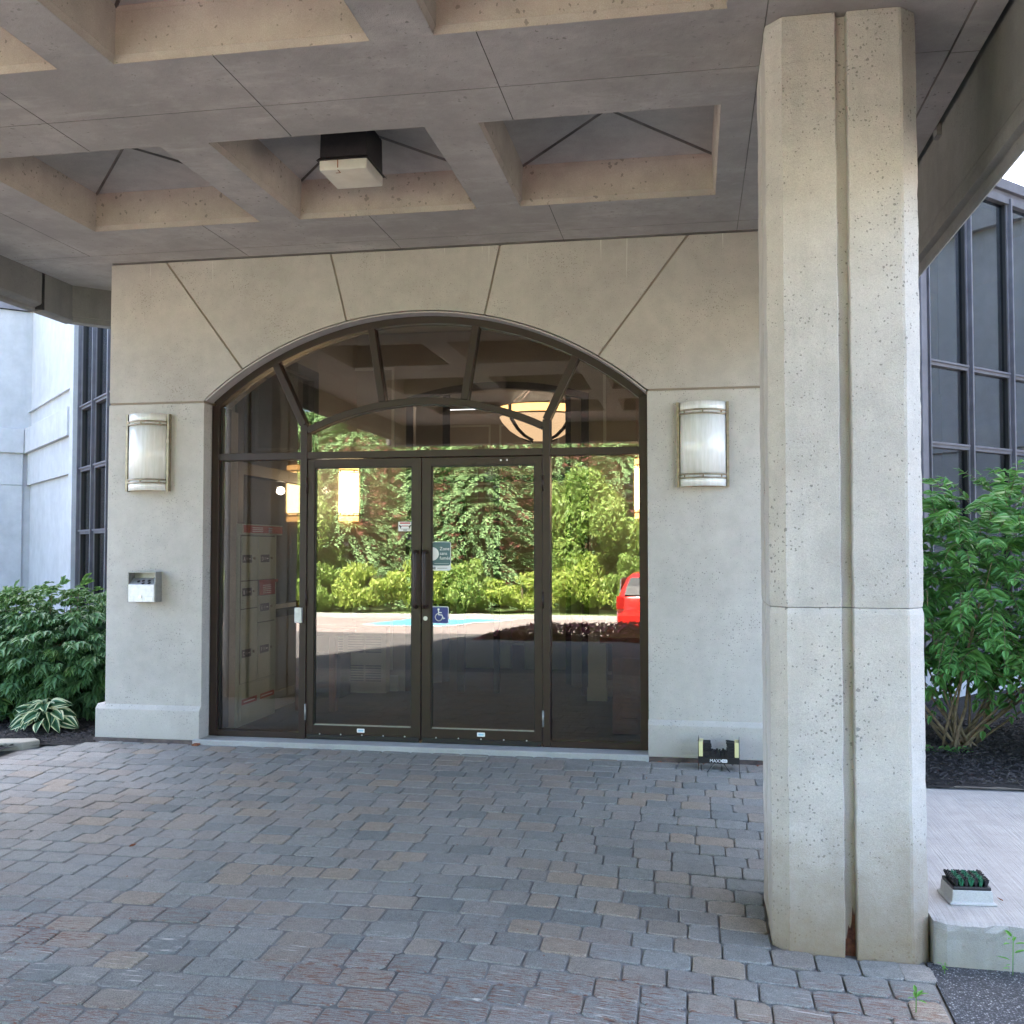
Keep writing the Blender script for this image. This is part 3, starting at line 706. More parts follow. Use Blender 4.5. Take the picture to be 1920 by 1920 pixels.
# warning sticker
b = MB().ext(rr(-2.262, -2.152, 1.684, 1.757, .004), ys, ys + .0012, 'white')
b.box(-2.250, -2.166, ys - .0006, ys - .0001, 1.742, 1.752, 'redprint').box(-2.236, -2.182, ys - .0006, ys - .0001, 1.722, 1.727, 'redprint')
for sx in (-1, 1):
    cx = -2.208 + sx * .036
    b.ext([(cx - .012, 1.722), (cx + .012, 1.733), (cx + .014, 1.725), (cx + .004, 1.716)] if sx > 0 else [(cx + .012, 1.722), (cx - .012, 1.733), (cx - .014, 1.725), (cx - .004, 1.716)], ys - .0007, ys - .0001, 'black')
    b.box(cx - .004, cx + .004, ys - .0006, ys - .0001, 1.706, 1.717, 'black')
b.box(-2.245, -2.17, ys - .0006, ys - .0001, 1.699, 1.703, 'greyprint').box(-2.222, -2.192, ys - .0006, ys - .0001, 1.690, 1.695, 'black')
b.build('camera_notice_sticker', dl, label='small white and red notice with two camera icons')
# smoke free sticker
X0, X1, Z0, Z1 = -1.992, -1.842, 1.378, 1.602
b = MB().ext(rr(X0, X1, Z0, Z1, .018), ys, ys + .0012, 'white')
b.ext(rr(X0 + .004, X1 - .004, Z0 + .040, Z1 - .004, .015), ys - .0008, ys - .0001, 'signteal')
hc = [(X0 + .004 + .052 * cos(R(t)), 1.508 + .052 * sin(R(t))) for t in range(-90, 91, 12)]
b.ext(hc, ys - .0014, ys - .0009, 'white')
for t, z in (('Zone', 1.536), ('sans', 1.500), ('fumée', 1.464)): b.text(t, .036, 'white', TY(-1.930, ys - .0016, z))
b.box(X0 + .02, X1 - .014, ys - .0013, ys - .0009, 1.432, 1.434, 'white')
b.box(X0 + .008, X0 + .014, ys - .0007, ys - .0001, 1.39, 1.404, 'black').box(X0 + .017, X0 + .029, ys - .0007, ys - .0001, 1.388, 1.408, 'greyprint')
for k in range(9): b.box(X0 + .045 + k * .009, X0 + .051 + k * .009, ys - .0007, ys - .0001, 1.394, 1.400, 'greyprint')
b.build('smoke_free_sticker', dr, label='teal and white sticker reading Zone sans fumée')
# wheelchair sticker
X0, X1, Z0, Z1 = -1.992, -1.858, .970, 1.103
b = MB().ext(rr(X0, X1, Z0, Z1, .012), ys, ys + .0012, 'white')
b.ext(rr(X0 + .005, X1 - .005, Z0 + .005, Z1 - .005, .010), ys - .0008, ys - .0001, 'signblue')
cx, cz = -1.931, 1.035
b.disc((cx - .007, ys - .0014, cz + .045), .0085, (0, -1, 0), 'white', 14, .0005)
def stroke(b, pts, w_, y, mt):
    for p0, p1 in zip(pts, pts[1:]):
        a = Vector(p0); c = Vector(p1); d = (c - a).normalized(); nn = Vector((-d.y, d.x)) * w_ / 2; e = d * w_ * .35
        q = [tuple(a - e + nn), tuple(c + e + nn), tuple(c + e - nn), tuple(a - e - nn)]
        b.ext(q, y, y + .0004, mt)
stroke(b, [(cx - .007, cz + .034), (cx - .005, cz + .004), (cx + .020, cz + .002), (cx + .033, cz - .026), (cx + .042, cz - .022)], .0085, ys - .0014, 'white')
stroke(b, [(cx - .005, cz + .022), (cx + .017, cz + .020)], .007, ys - .0017, 'white')
stroke(b, [(cx - .004 + .028 * cos(R(t)), cz - .014 + .028 * sin(R(t))) for t in range(112, 351, 17)], .0075, ys - .0021, 'white')
b.build('wheelchair_sticker', dr, label='blue square sticker with white wheelchair symbol')
b = MB().disc((-2.034, dy0 - .007, 1.012), .017, (0, -1, 0), 'galv', 20, .007); b.disc((-2.034, dy0 - .0085, 1.012), .007, (0, -1, 0), 'bronze_dk', 12, .0014)
b.build('door_lock', dr)
for (x, par) in ((-2.552, dl), (-1.598, dr)):
    b = MB().ext(rr(x - .031, x + .031, .120, .151, .006), dy0 - .0015, dy0 - .0002, 'white'); b.box(x - .02, x + .02, dy0 - .0021, dy0 - .0016, .129, .142, 'lightblue')
    b.build('door_label', par)
for x in (-1.445, -1.397): MB().disc((x, dy0 - .003, 2.225), .007, (0, -1, 0), 'white', 12, .003).build('screw_cap', dr)
MB().tube([(-1.995, .20, 1.115), (-1.905, .235, 1.115), (-1.893, .24, 1.13), (-1.893, .24, 1.36)], .010, 'bronze', 8).build('inner_handle', dr)
MB().rbox(-3.088, -3.030, FY0 - .034, FY0 - .008, .966, 1.085, 'galv', .003).build('latch_plate', ent)

# ------------------------------------------------------------------ canopy
can = thing('entrance_canopy', 'coffered concrete canopy over the paved entrance', 'canopy')
CXs = [(-4.275, -3.0), (-2.705, -1.435), (-1.135, .155)]
CYs = [(-2.18 - 2.328 * k, -.81 - 2.328 * k) for k in range(4)]
SX0, SX1, SY0, SY1 = -5.35, 1.315, -10.6, 1.6
jx = [-4.68, -3.44, -2.2, -.94, .325, 1.185]; jy = [-.245] + [-2.58 - 2.328 * k for k in range(4)]
JW, JD = .0022, .004
xc_ = sorted(set([SX0, SX1] + [v for p in CXs for v in p] + [v for x in jx for v in (x - JW, x + JW)]))
yc_ = sorted(set([SY0, SY1] + [v for p in CYs for v in p] + [v for y in jy for v in (y - JW, y + JW)]))
def soffit_cell(xm, ym):
    for a, c in CXs:
        if a < xm < c:
            for d, e in CYs:
                if d < ym < e: return None
    if any(abs(xm - x) < JW for x in jx) and not (xm < -4.5 and ym > .0): return ZT + JD
    if any(abs(ym - y) < JW for y in jy): return ZT + JD
    if xm > 1.19: return ZT - .012
    return ZT
b = MB()
cell = {}
for i in range(len(xc_) - 1):
    for j in range(len(yc_) - 1):
        xm = (xc_[i] + xc_[i + 1]) / 2; ym = (yc_[j] + yc_[j + 1]) / 2; z = soffit_cell(xm, ym); cell[(i, j)] = z
        if z is None: continue
        b.add([(xc_[i], yc_[j], z), (xc_[i + 1], yc_[j], z), (xc_[i + 1], yc_[j + 1], z), (xc_[i], yc_[j + 1], z)], [(0, 1, 2, 3)], 'seam' if z > ZT else 'soffit')
for (i, j), z in cell.items():
    if z is None: continue
    zr_ = cell.get((i + 1, j)); zu = cell.get((i, j + 1))
    if zr_ is not None and abs(zr_ - z) > 1e-6: x = xc_[i + 1]; b.add([(x, yc_[j], z), (x, yc_[j + 1], z), (x, yc_[j + 1], zr_), (x, yc_[j], zr_)], [(0, 1, 2, 3)], 'seam' if max(z, zr_) > ZT else 'soffit')
    if zu is not None and abs(zu - z) > 1e-6: y = yc_[j + 1]; b.add([(xc_[i], y, z), (xc_[i + 1], y, z), (xc_[i + 1], y, zu), (xc_[i], y, zu)], [(0, 1, 2, 3)], 'seam' if max(z, zu) > ZT else 'soffit')
b.build('soffit', can)
def coffer(x0, x1, y0, y1):
    c = bpy.data.objects.new('coffer', None); C.objects.link(c); c.parent = can
    t = .022; h = .27; lip = .035
    # lip slants in slightly, walls lean, as cast
    def rect(d, z): return [(x0 + d, y0 + d, z), (x1 - d, y0 + d, z), (x1 - d, y1 - d, z), (x0 + d, y1 - d, z)]
    rings = [rect(-.004, ZT - .0005), rect(.010, ZT + lip), rect(.012, ZT + lip), rect(t, ZT + h)]
    b = MB(); vv = [q for r_ in rings for q in r_]
    b.add(vv, [(a * 4 + k, a * 4 + (k + 1) % 4, (a + 1) * 4 + (k + 1) % 4, (a + 1) * 4 + k) for a in range(3) for k in range(4)], 'coffer')
    b.build('coffer_wall', c)
    top = rect(t - .001, ZT + h - .001); ap = ((x0 + x1) / 2, (y0 + y1) / 2, ZT + h + .055)
    b = MB(); b.add(top + [ap], [(0, 1, 4), (1, 2, 4), (2, 3, 4), (3, 0, 4)], 'coffer_top'); b.build('coffer_ceiling', c)
    b = MB()
    for q in top:
        a = Vector(q); e = Vector(ap); d = (e - a).normalized(); s_ = Vector((-d.y, d.x, 0)).normalized() * .017
        b.add([a - s_ + Vector((0, 0, .01)), a + s_ + Vector((0, 0, .01)), e + s_ + Vector((0, 0, .01)), e - s_ + Vector((0, 0, .01)), a + Vector((0, 0, -.014)), e + Vector((0, 0, -.012))],
              [(0, 4, 5, 3), (4, 1, 2, 5), (0, 1, 4)], 'seam')
    b.build('coffer_rib', c)
    MB().box(x0 + .012, x1 - .012, y1 - .024, y1 - .014, ZT + h - .03, ZT + h - .004, 'coffer').build('coffer_lip', c)
for x0, x1 in CXs:
    for y0, y1 in CYs: coffer(x0, x1, y0, y1)
# edge beams with ledges
def beamprof(s):   # (outward, z)
    return [(0, ZT + .3), (0, 3.60), (.012, 3.585), (.045, 3.575), (.06, 3.565), (.062, 3.54), (.09, 3.53), (.10, 3.53), (.30, 3.63), (.30, 4.9), (.0, 4.9)]
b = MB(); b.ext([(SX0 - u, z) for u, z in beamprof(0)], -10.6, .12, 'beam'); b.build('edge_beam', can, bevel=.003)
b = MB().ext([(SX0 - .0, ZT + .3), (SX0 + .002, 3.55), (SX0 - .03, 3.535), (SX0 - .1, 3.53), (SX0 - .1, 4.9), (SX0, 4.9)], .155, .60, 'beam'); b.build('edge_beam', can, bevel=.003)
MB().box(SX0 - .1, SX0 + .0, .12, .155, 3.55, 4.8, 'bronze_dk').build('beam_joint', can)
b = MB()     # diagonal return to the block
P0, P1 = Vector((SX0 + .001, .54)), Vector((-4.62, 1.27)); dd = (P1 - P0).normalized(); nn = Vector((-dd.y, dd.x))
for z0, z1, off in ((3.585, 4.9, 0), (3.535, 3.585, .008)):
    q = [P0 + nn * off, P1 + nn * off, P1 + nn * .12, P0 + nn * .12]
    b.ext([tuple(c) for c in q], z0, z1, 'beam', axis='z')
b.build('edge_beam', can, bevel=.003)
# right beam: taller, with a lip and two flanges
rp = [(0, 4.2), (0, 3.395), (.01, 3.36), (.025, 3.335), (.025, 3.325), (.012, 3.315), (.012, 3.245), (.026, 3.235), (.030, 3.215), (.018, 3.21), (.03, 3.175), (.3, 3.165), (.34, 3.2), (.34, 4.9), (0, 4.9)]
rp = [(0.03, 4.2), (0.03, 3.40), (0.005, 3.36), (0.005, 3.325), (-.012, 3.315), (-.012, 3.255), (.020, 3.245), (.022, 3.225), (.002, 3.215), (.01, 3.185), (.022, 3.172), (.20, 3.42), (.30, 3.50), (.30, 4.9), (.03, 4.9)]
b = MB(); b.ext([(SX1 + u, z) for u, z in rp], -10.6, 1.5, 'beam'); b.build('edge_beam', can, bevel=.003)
MB().box(SX0 - .35, SX1 + .35, -10.95, -10.6, 3.5, 4.9, 'beam').build('edge_beam', can)
MB().box(SX0, SX1 + .03, SY0, 3.0, 4.6, 4.85, 'beam').build('roof_slab', can)
MB().box(1.318, 1.345, -1.72, -1.64, 3.80, 3.87, 'galv_dk').build('fixing_bracket', can)
MB().box(-4.62, .48, -.028, -.001, ZT - .006, ZT + .002, 'seam').build('shadow_gap', can)

# ------------------------------------------------------------------ columns
def column_mesh(z0, z1, seed, nz):
    hw = .316; cf = .068; g0, g1, gd = -.024, .024, .045
    side = [(-hw + cf, -hw), (g0 - .004, -hw), (g0, -hw + .004), (g0 + .002, -hw + gd), (g1 - .002, -hw + gd), (g1, -hw + .004), (g1 + .004, -hw), (hw - cf, -hw)]
    side = [(-hw + cf, -hw), (-.14, -hw), (g0 - .004, -hw), (g0, -hw + .004), (g0 + .002, -hw + gd), (g1 - .002, -hw + gd), (g1, -hw + .004), (g1 + .004, -hw), (.14, -hw), (hw - cf - .012, -hw), (hw - cf, -hw + .003)]
    ring = []
    for k in range(4):
        a = k * pi / 2
        ring += [(x * cos(a) - y * sin(a), x * sin(a) + y * cos(a)) for x, y in side]
    n = len(ring); v = []; f = []
    for j in range(nz + 1):
        z = z0 + (z1 - z0) * j / nz
        for i, (x, y) in enumerate(ring):
            q = Vector((x, y, z)); d = noise.noise_vector(Vector((x * 9, y * 9, z * 7 + seed))) * .0035 + noise.noise_vector(Vector((x * 30, y * 30, z * 31 + seed))) * .0022
            edge = (i % 11) in (0, 9, 10, 2, 3, 6, 7); s_ = 1.0 if edge else .4
            if j in (0, nz): d = d * .3
            sc = 1.0 if 0 < j < nz else .988
            v.append(((x + d.x * s_) * sc, (y + d.y * s_) * sc, z))
    for j in range(nz):
        for i in range(n): f.append((j * n + i, j * n + (i + 1) % n, (j + 1) * n + (i + 1) % n, (j + 1) * n + i))
    f += [list(range(n)), list(range(nz * n, nz * n + n))]
    b = MB(); b.add(v, f, 'column'); return b
cols = [((.637, -2.716, 0), 'stout concrete column in the right foreground, grooved down its middle'),
        ((-4.69, -2.716, 0), 'concrete column outside the left edge, mirrored in the door glass'),
        ((.637, -9.45, 0), 'front concrete canopy column behind the photographer, right side')]
c0 = thing('column', cols[0][1], 'column', cols[0][0], 0, 'columns carrying the canopy')
column_mesh(-.25, 1.2985, 1.0, 60).build('lower_shaft', c0)
column_mesh(1.3015, 3.853, 5.0, 90).build('upper_shaft', c0)
MB().ext([(-.021, -.25), (.0215, -.25), (.0215, .035), (.017, .01), (.012, .05), (.006, -.02), (.0, -.045), (-.006, -.03), (-.013, -.085), (-.021, -.09)], -.2735, -.27, 'rustdk').build('rust_stain', c0)
for lc, lb in cols[1:]: copytree(c0, None, lc, None, lb)

# ------------------------------------------------------------------ soffit light
sf = thing('ceiling_light', 'box ceiling light with yellowed lens in the middle coffer', 'ceiling light', (-2.097, -1.465, 3.868))
b = MB()
def ringbox(b, r0, r1, mt):
    (a0, b0, z0), (a1, b1, z1) = r0, r1
    v = [(-a0, -b0, z0), (a0, -b0, z0), (a0, b0, z0), (-a0, b0, z0), (-a1, -b1, z1), (a1, -b1, z1), (a1, b1, z1), (-a1, b1, z1)]
    b.add(v, [(0, 1, 5, 4), (1, 2, 6, 5), (2, 3, 7, 6), (3, 0, 4, 7)], mt)
ringbox(b, (.168, .178, .062), (.150, .160, .085), 'housing'); ringbox(b, (.150, .160, .085), (.146, .156, .30), 'housing'); ringbox(b, (.146, .156, .062), (.168, .178, .062), 'housing')
b.build('housing', sf)
b = MB().rbox(-.152, .152, -.165, .165, .0, .066, 'lens', .012); b.build('lens', sf)
b = MB(); stroke(b, [(-.02, -.0), (-.02, .0)], .001, 0, 'rust') if False else None
b = MB().box(-.035, -.029, -.168, -.1665, .012, .064, 'rust').box(-.035, -.030, -.166, -.115, -.0015, .0, 'rust').box(-.062, -.035, -.118, -.112, -.0015, .0, 'rust'); b.build('rust_streak', sf)

# ------------------------------------------------------------------ wall sconces
def sconce(name, lit, label, loc, rz=0, group=None):
    t = thing(name, label, 'wall lamp', loc, rz, group)
    w2, dp, h2 = .172, .125, .305
    # shallow arc through (-w2,0) (0,-dp) (w2,0)
    Rr = (w2 * w2 + dp * dp) / (2 * dp); cy = -dp + Rr; th = math.asin(w2 / Rr)
    def A(r, k=20): return [(r * sin(-th + 2 * th * i / k), cy - r * cos(-th + 2 * th * i / k)) for i in range(k + 1)]
    sh = 'lamp_on' if lit else 'shade'; sh2 = 'lamp_dim' if lit else 'shade'; br = 'brass'
    def curved(r0, r1, z0, z1, mt, name, off=0):
        o_, i_ = A(r1), A(r0); b = MB(); k = len(o_)
        v = [(x, y + off, z) for z in (z0, z1) for x, y in o_ + i_]; f = []
        for i in range(k - 1):
            f += [(i, i + 1, 2 * k + i + 1, 2 * k + i), (k + i, k + i + 1, 3 * k + i + 1, 3 * k + i), (i, i + 1, k + i + 1, k + i), (2 * k + i, 2 * k + i + 1, 3 * k + i + 1, 3 * k + i)]
        f += [(0, k, 3 * k, 2 * k), (k - 1, 2 * k - 1, 4 * k - 1, 3 * k - 1)]
        b.add(v, f, mt, False); o = b.build(name, t)
        for p in o.data.polygons: p.use_smooth = abs(p.normal.z) < .5
        return o
    curved(Rr - .006, Rr, -h2 + .075, h2 - .075, sh, 'shade', -.012)
    curved(Rr - .004, Rr + .001, h2 - .078, h2, sh2, 'end_band', -.012); curved(Rr - .004, Rr + .001, -h2, -h2 + .078, sh2, 'end_band', -.012)
    for z in (h2 - .062, h2 - .088, -h2 + .060, -h2 + .086):
        curved(Rr + .001, Rr + .010, z - .0055, z + .0055, br, 'metal_band', -.014)
    for z in (h2 - .075, -h2 + .073):
        for a in (-.62, .0, .62):
            x = (Rr + .006) * sin(th * a); y_ = cy - (Rr + .006) * cos(th * a) - .014
            MB().box(x - .005, x + .005, y_ - .003, y_ + .006, z - .010, z + .010, br).build('band_stud', t)
    b = MB().box(-w2 - .014, -w2 + .004, -.045, 0, -h2 - .004, h2 + .003, br).box(w2 - .004, w2 + .014, -.045, 0, -h2 - .004, h2 + .003, br).box(-w2, w2, -.008, 0, -h2, h2, br)
    b.build('back_frame', t)
    cap = A(Rr - .004); b = MB().ext([(x, y_ - .010) for x, y_ in cap], h2 - .012, h2 - .006, sh2, axis='z'); b.ext([(x, y_ - .010) for x, y_ in cap], -h2 + .006, -h2 + .012, 'brass' if not lit else sh2, axis='z')
    b.build('end_plate', t)
    return t
sconce('wall_sconce', False, 'unlit alabaster half-cylinder sconce on the left pier above the ashtray', (-4.285, 0, 2.313), group='unlit sconces beside the entrance')
sconce('wall_sconce', False, 'unlit alabaster half-cylinder sconce on the right pier beside the column', (.072, 0, 2.302), group='unlit sconces beside the entrance')

# ------------------------------------------------------------------ wall ashtray
t = thing('wall_ashtray', 'small square steel cigarette receptacle on the left pier below the sconce', 'ashtray', (-4.285, 0, 1.245))
b = MB()
b.box(-.118, -.112, -.10, 0, -.118, .12, 'galv_dk').box(.112, .118, -.10, 0, -.118, .12, 'galv_dk').box(-.112, .112, -.10, 0, .114, .12, 'galv_dk').box(-.112, .112, -.005, 0, -.118, .114, 'galv_dk')
b.build('casing', t)
b = MB().ext([(-.104, -.117), (-.012, -.117), (-.012, .068), (-.03, .068), (-.104, .02)], -.110, .110, 'galv', axis='x'); b.build('drawer', t, bevel=.002)
b = MB()
q = Vector((0, -.048, .074 - .02)).normalized()
for x, k in ((-.005, .55), (.045, .55), (.01, .15), (-.04, .45), (.06, .2)):
    yy = -.104 + .074 * k; zz = .02 + .048 * k
    b.disc((x, yy - .0012, zz + .002), .013, (0, -.48, .74), 'black', 12, .0012)
b.build('ash_hole', t)
b = MB().disc((-.008, -.1068, -.075), .011, (0, -1, 0), 'steel', 14, .003); b.disc((-.008, -.108, -.075), .005, (0, -1, 0), 'black', 10, .001)
b.box(.035, .095, -.1052, -.1042, -.105, -.08, 'white'); b.build('lock', t)

# ------------------------------------------------------------------ boot brush stand
t = thing('boot_brush_stand', 'black boot brush with yellow side blocks standing before the right pier', 'boot brush', (.166, -.20, -.005), R(-2))
W = .139
b = MB()
b.rbox(-W, W, -.065, -.058, .066, .108, 'black', .002).rbox(-W, W, .055, .062, .066, .108, 'black', .002).box(-W, W, -.058, .055, .078, .086, 'black')
for sx in (-1, 1): b.box(sx * W - .0015, sx * W + .0015, -.064, .062, .066, .235, 'black')
b.text('MAXX', .031, 'white', TY(-.062, -.0662, .076), th=.0008)
b.ext(rr(.019, .058, .076, .098, .006), -.0665, -.0656, 'white'); b.text('PRO', .014, 'black', TY(.024, -.0669, .082), th=.0004)
b.build('frame', t)
for sx in (-1, 1):
    MB().rbox(min(sx * (W - .003), sx * (W - .031)), max(sx * (W - .003), sx * (W - .031)), -.064, .055, .112, .215, 'yellow', .003).build('brush_block', t)
def bristles(b, c, half, dr, ln, nx_, ny_, mt, r_, jit=.12):
    # tufts: little pyramidal bundles
    for i in range(nx_):
        for j in range(ny_):
            u = -1 + 2 * (i + .5) / nx_; w_ = -1 + 2 * (j + .5) / ny_
            p = Vector(c) + half[0] * u + half[1] * w_; e = p + Vector(dr) * ln * r_.uniform(.9, 1.05) + Vector((r_.uniform(-1, 1), r_.uniform(-1, 1), r_.uniform(-1, 1))) * ln * jit
            s1 = half[0] * (.9 / nx_); s2 = half[1] * (.9 / ny_)
            b.add([p - s1 - s2, p + s1 - s2, p + s1 + s2, p - s1 + s2, e - s1 - s2, e + s1 - s2, e + s1 + s2, e - s1 + s2], [(0, 1, 5, 4), (1, 2, 6, 5), (2, 3, 7, 6), (3, 0, 4, 7), (4, 5, 6, 7)], mt)
rb = random.Random(8)
for sx in (-1, 1):
    b = MB(); bristles(b, (sx * (W - .031), -.004, .158), (Vector((0, .052, 0)), Vector((0, 0, .050))), (-sx, 0, 0), .052, 9, 9, 'bristle', rb); b.build('side_bristles', t, kind='stuff')
b = MB(); bristles(b, (0, -.004, .086), (Vector((.095, 0, 0)), Vector((0, .052, 0))), (0, 0, 1), .062, 14, 7, 'bristle', rb); b.build('floor_bristles', t, kind='stuff')
b = MB()
for sx in (-1, 1):
    for yy in (-.062, .06):
        b.box(sx * W - .002, sx * W + .002, yy - .004, yy + .004, -.005, .068, 'rust' if yy > 0 else 'black')
    b.tube([(sx * .035, -.062, .066), (sx * .082, -.075, .005)], .0028, 'black', 6)
    b.box(sx * .108 - .031, sx * .108 + .031, -.10, -.062, -.008, -.003, 'galv_dk').box(sx * .108 - .031, sx * .108 + .031, .04, .09, -.008, -.003, 'galv_dk')
b.build('leg', t)

# ------------------------------------------------------------------ brush block on the walk
t = thing('boot_scraper', 'low concrete block with black and green brushes on the right-hand walk', 'boot scraper', (1.165, -2.715, .021), R(4))
b = MB()
ba, tp = .098, .082
v = [(-ba, -ba * 1.0, 0), (ba, -ba, 0), (ba, ba * .95, 0), (-ba, ba * .95, 0), (-ba, -ba, .008), (ba, -ba, .008), (ba, ba * .95, .008), (-ba, ba * .95, .008), (-tp - .004, -tp - .004, .012), (tp + .004, -tp - .004, .012), (tp + .004, tp, .012), (-tp - .004, tp, .012), (-tp, -tp, .060), (tp, -tp, .060), (tp, tp, .060), (-tp, tp, .060)]
b.add(v, [(a * 4 + k, a * 4 + (k + 1) % 4, (a + 1) * 4 + (k + 1) % 4, (a + 1) * 4 + k) for a in range(3) for k in range(4)] + [(12, 13, 14, 15), (0, 1, 2, 3)], 'sill'); b.build('concrete_base', t, bevel=.006)
MB().rbox(-.079, .079, -.079, .079, .059, .074, 'black', .005).build('brush_tray', t)
for k in range(7):
    x = -.060 + k * .020; b = MB()
    for j in range(34):
        yy = -.064 + j * .0038
        p = Vector((x, yy, .072)); 
        for q in range(4):
            e = Vector((x + rb.uniform(-.012, .012) + (k - 3) * .002, yy + rb.uniform(-.006, .006), .072 + rb.uniform(.022, .036)))
            s_ = .0042
            b.add([p + Vector((-s_, -s_, 0)), p + Vector((s_, -s_, 0)), p + Vector((s_, s_, 0)), p + Vector((-s_, s_, 0)), e + Vector((-s_ * .6, -s_ * .6, 0)), e + Vector((s_ * .6, -s_ * .6, 0)), e + Vector((s_ * .6, s_ * .6, 0)), e + Vector((-s_ * .6, s_ * .6, 0))],
                  [(0, 1, 5, 4), (1, 2, 6, 5), (2, 3, 7, 6), (3, 0, 4, 7), (4, 5, 6, 7)], 'green_bristle' if k % 2 else 'bristle')
    b.build('brush_row', t)

# ------------------------------------------------------------------ lobby behind the glass
FZ = .035
sheet('lobby_floor', -4.40, .25, .28, 9, 'floor', 2, 2, zf=lambda x, y: FZ)
b = MB().box(-4.40, .25, .5, 9, 3.87, 3.95, 'ceil'); b.build('lobby_ceiling', kind='structure')
b = MB()   # vestibule left wall with a window in it, right wall
b.box(-4.02, -3.90, .50, .72, FZ, 3.86, 'beige').box(-4.02, -3.90, 2.66, 3.0, FZ, 3.86, 'beige').box(-4.02, -3.90, .72, 2.66, FZ, .9, 'beige').box(-4.02, -3.90, .72, 2.66, 3.4, 3.86, 'beige')
b.box(-3.90, -3.885, .50, .57, FZ, 3.86, 'trimwhite').box(-3.90, -3.875, .50, 3.0, .98, 1.02, 'trimwhite').box(-3.90, -3.88, .50, 3.0, FZ, .2, 'trimwhite')
b.box(-.26, -.14, .5, 3.0, FZ, 3.86, 'beige')
b.build('lobby_wall', kind='structure')
t = thing('vestibule_window', 'dark framed side window behind the mailboxes', 'window', (-3.9, 2.05, 0))
MB().box(-.10, .02, -1.33, -1.19, .9, 3.4, 'bronze_dk').box(-.10, .02, .48, .61, .9, 3.4, 'bronze_dk').box(-.10, .02, -1.19, .48, 2.20, 2.30, 'bronze_dk').box(-.10, .02, -1.19, .48, .9, .96, 'bronze_dk').box(-.1, .02, -1.19, .48, 3.30, 3.4, 'bronze_dk').build('frame', t)
MB().box(-.05, -.042, -1.19, .48, .96, 3.30, 'glass_w').build('pane', t)
# inner partition at y=3 with an arched doorway
PY = 3.0
b = MB()
b.box(-3.90, -3.02, PY, PY + .15, FZ, 3.86, 'beige').box(-1.06, -.26, PY, PY + .15, FZ, 3.86, 'beige')
hw_, rs_ = .98, .15; R2 = (hw_ ** 2 + rs_ ** 2) / (2 * rs_); z2 = 3.31 - R2
top = [(x, z2 + sqrt(R2 * R2 - (x + 2.04) ** 2)) for x in [-3.02 + 1.96 * i / 20 for i in range(21)]]
b.ext(top + [(-1.06, 3.86), (-3.02, 3.86)], PY, PY + .15, 'beige')
b.build('lobby_wall', kind='structure')
def moulding(b, x0, x1, z0, z1, y, w_=.03, mt='trimwhite', d=.018):
    b.box(x0, x1, y - d, y, z0, z0 + w_, mt).box(x0, x1, y - d, y, z1 - w_, z1, mt).box(x0, x0 + w_, y - d, y, z0 + w_, z1 - w_, mt).box(x1 - w_, x1, y - d, y, z0 + w_, z1 - w_, mt)
b = MB()
for x0, x1 in ((-3.88, -3.1), (-.96, -.3)):
    moulding(b, x0 + .05, x1 - .05, 2.62, 3.5, PY - .001)
    b.box(x0, x1, PY - .03, PY - .0005, FZ, .20, 'trimwhite').box(x0, x1, PY - .03, PY - .0005, .86, .92, 'trimwhite')
    moulding(b, x0 + .06, x1 - .06, .26, .80, PY - .001)
b.build('wall_moulding', kind='structure')
t = thing('inner_door_frame', 'dark bronze inner door frame with arched head behind the glass', 'door frame', (-2.04, PY + .05, 0))
b = MB().box(-.98, -.90, -.06, .04, FZ, 3.16, 'bronze_dk').box(.90, .98, -.06, .04, FZ, 3.16, 'bronze_dk').box(-.9, .9, -.05, .03, 2.25, 2.32, 'bronze_dk').box(-.03, .03, -.04, .02, FZ, 2.25, 'bronze_dk')
k = 20; pts_o = [(x + 2.04 - 2.04 + 0, z) for x, z in [(-.98 + 1.96 * i / k, z2 + sqrt(R2 * R2 - (-.98 + 1.96 * i / k) ** 2)) for i in range(k + 1)]]
pts_i = [(x * .93, z - .075) for x, z in pts_o][::-1]
for i in range(k):
    b.ext([pts_o[i], pts_o[i + 1], (pts_o[i + 1][0], pts_o[i + 1][1] - .07), (pts_o[i][0], pts_o[i][1] - .07)], -.06, .04, 'bronze_dk')
b.build('frame', t)
MB().box(-.9, -.82, -.04, .01, FZ, 2.25, 'bronze').box(.5, .58, -.04, .01, FZ, 2.25, 'bronze').box(-.42, -.34, -.04, .01, FZ, 2.25, 'bronze').build('door_stile', t)
# far lobby wall with panelling
b = MB().box(-4.4, .25, 9.0, 9.15, FZ, 3.86, 'beige')
for i in range(4):
    moulding(b, -4.3 + i * 1.15, -3.3 + i * 1.15, 1.2, 2.4, 8.999); moulding(b, -4.3 + i * 1.15, -3.3 + i * 1.15, 2.6, 3.6, 8.999); moulding(b, -4.3 + i * 1.15, -3.3 + i * 1.15, .3, .95, 8.999)
b.box(-4.4, .25, 8.96, 8.999, FZ, .22, 'trimwhite').box(-4.4, .25, 8.96, 8.999, 1.02, 1.10, 'trimwhite')
b.box(-4.5, -4.401, .5, 9, FZ, 3.86, 'beige').box(.251, .35, .5, 9, FZ, 3.86, 'beige')
b.build('lobby_wall', kind='structure')
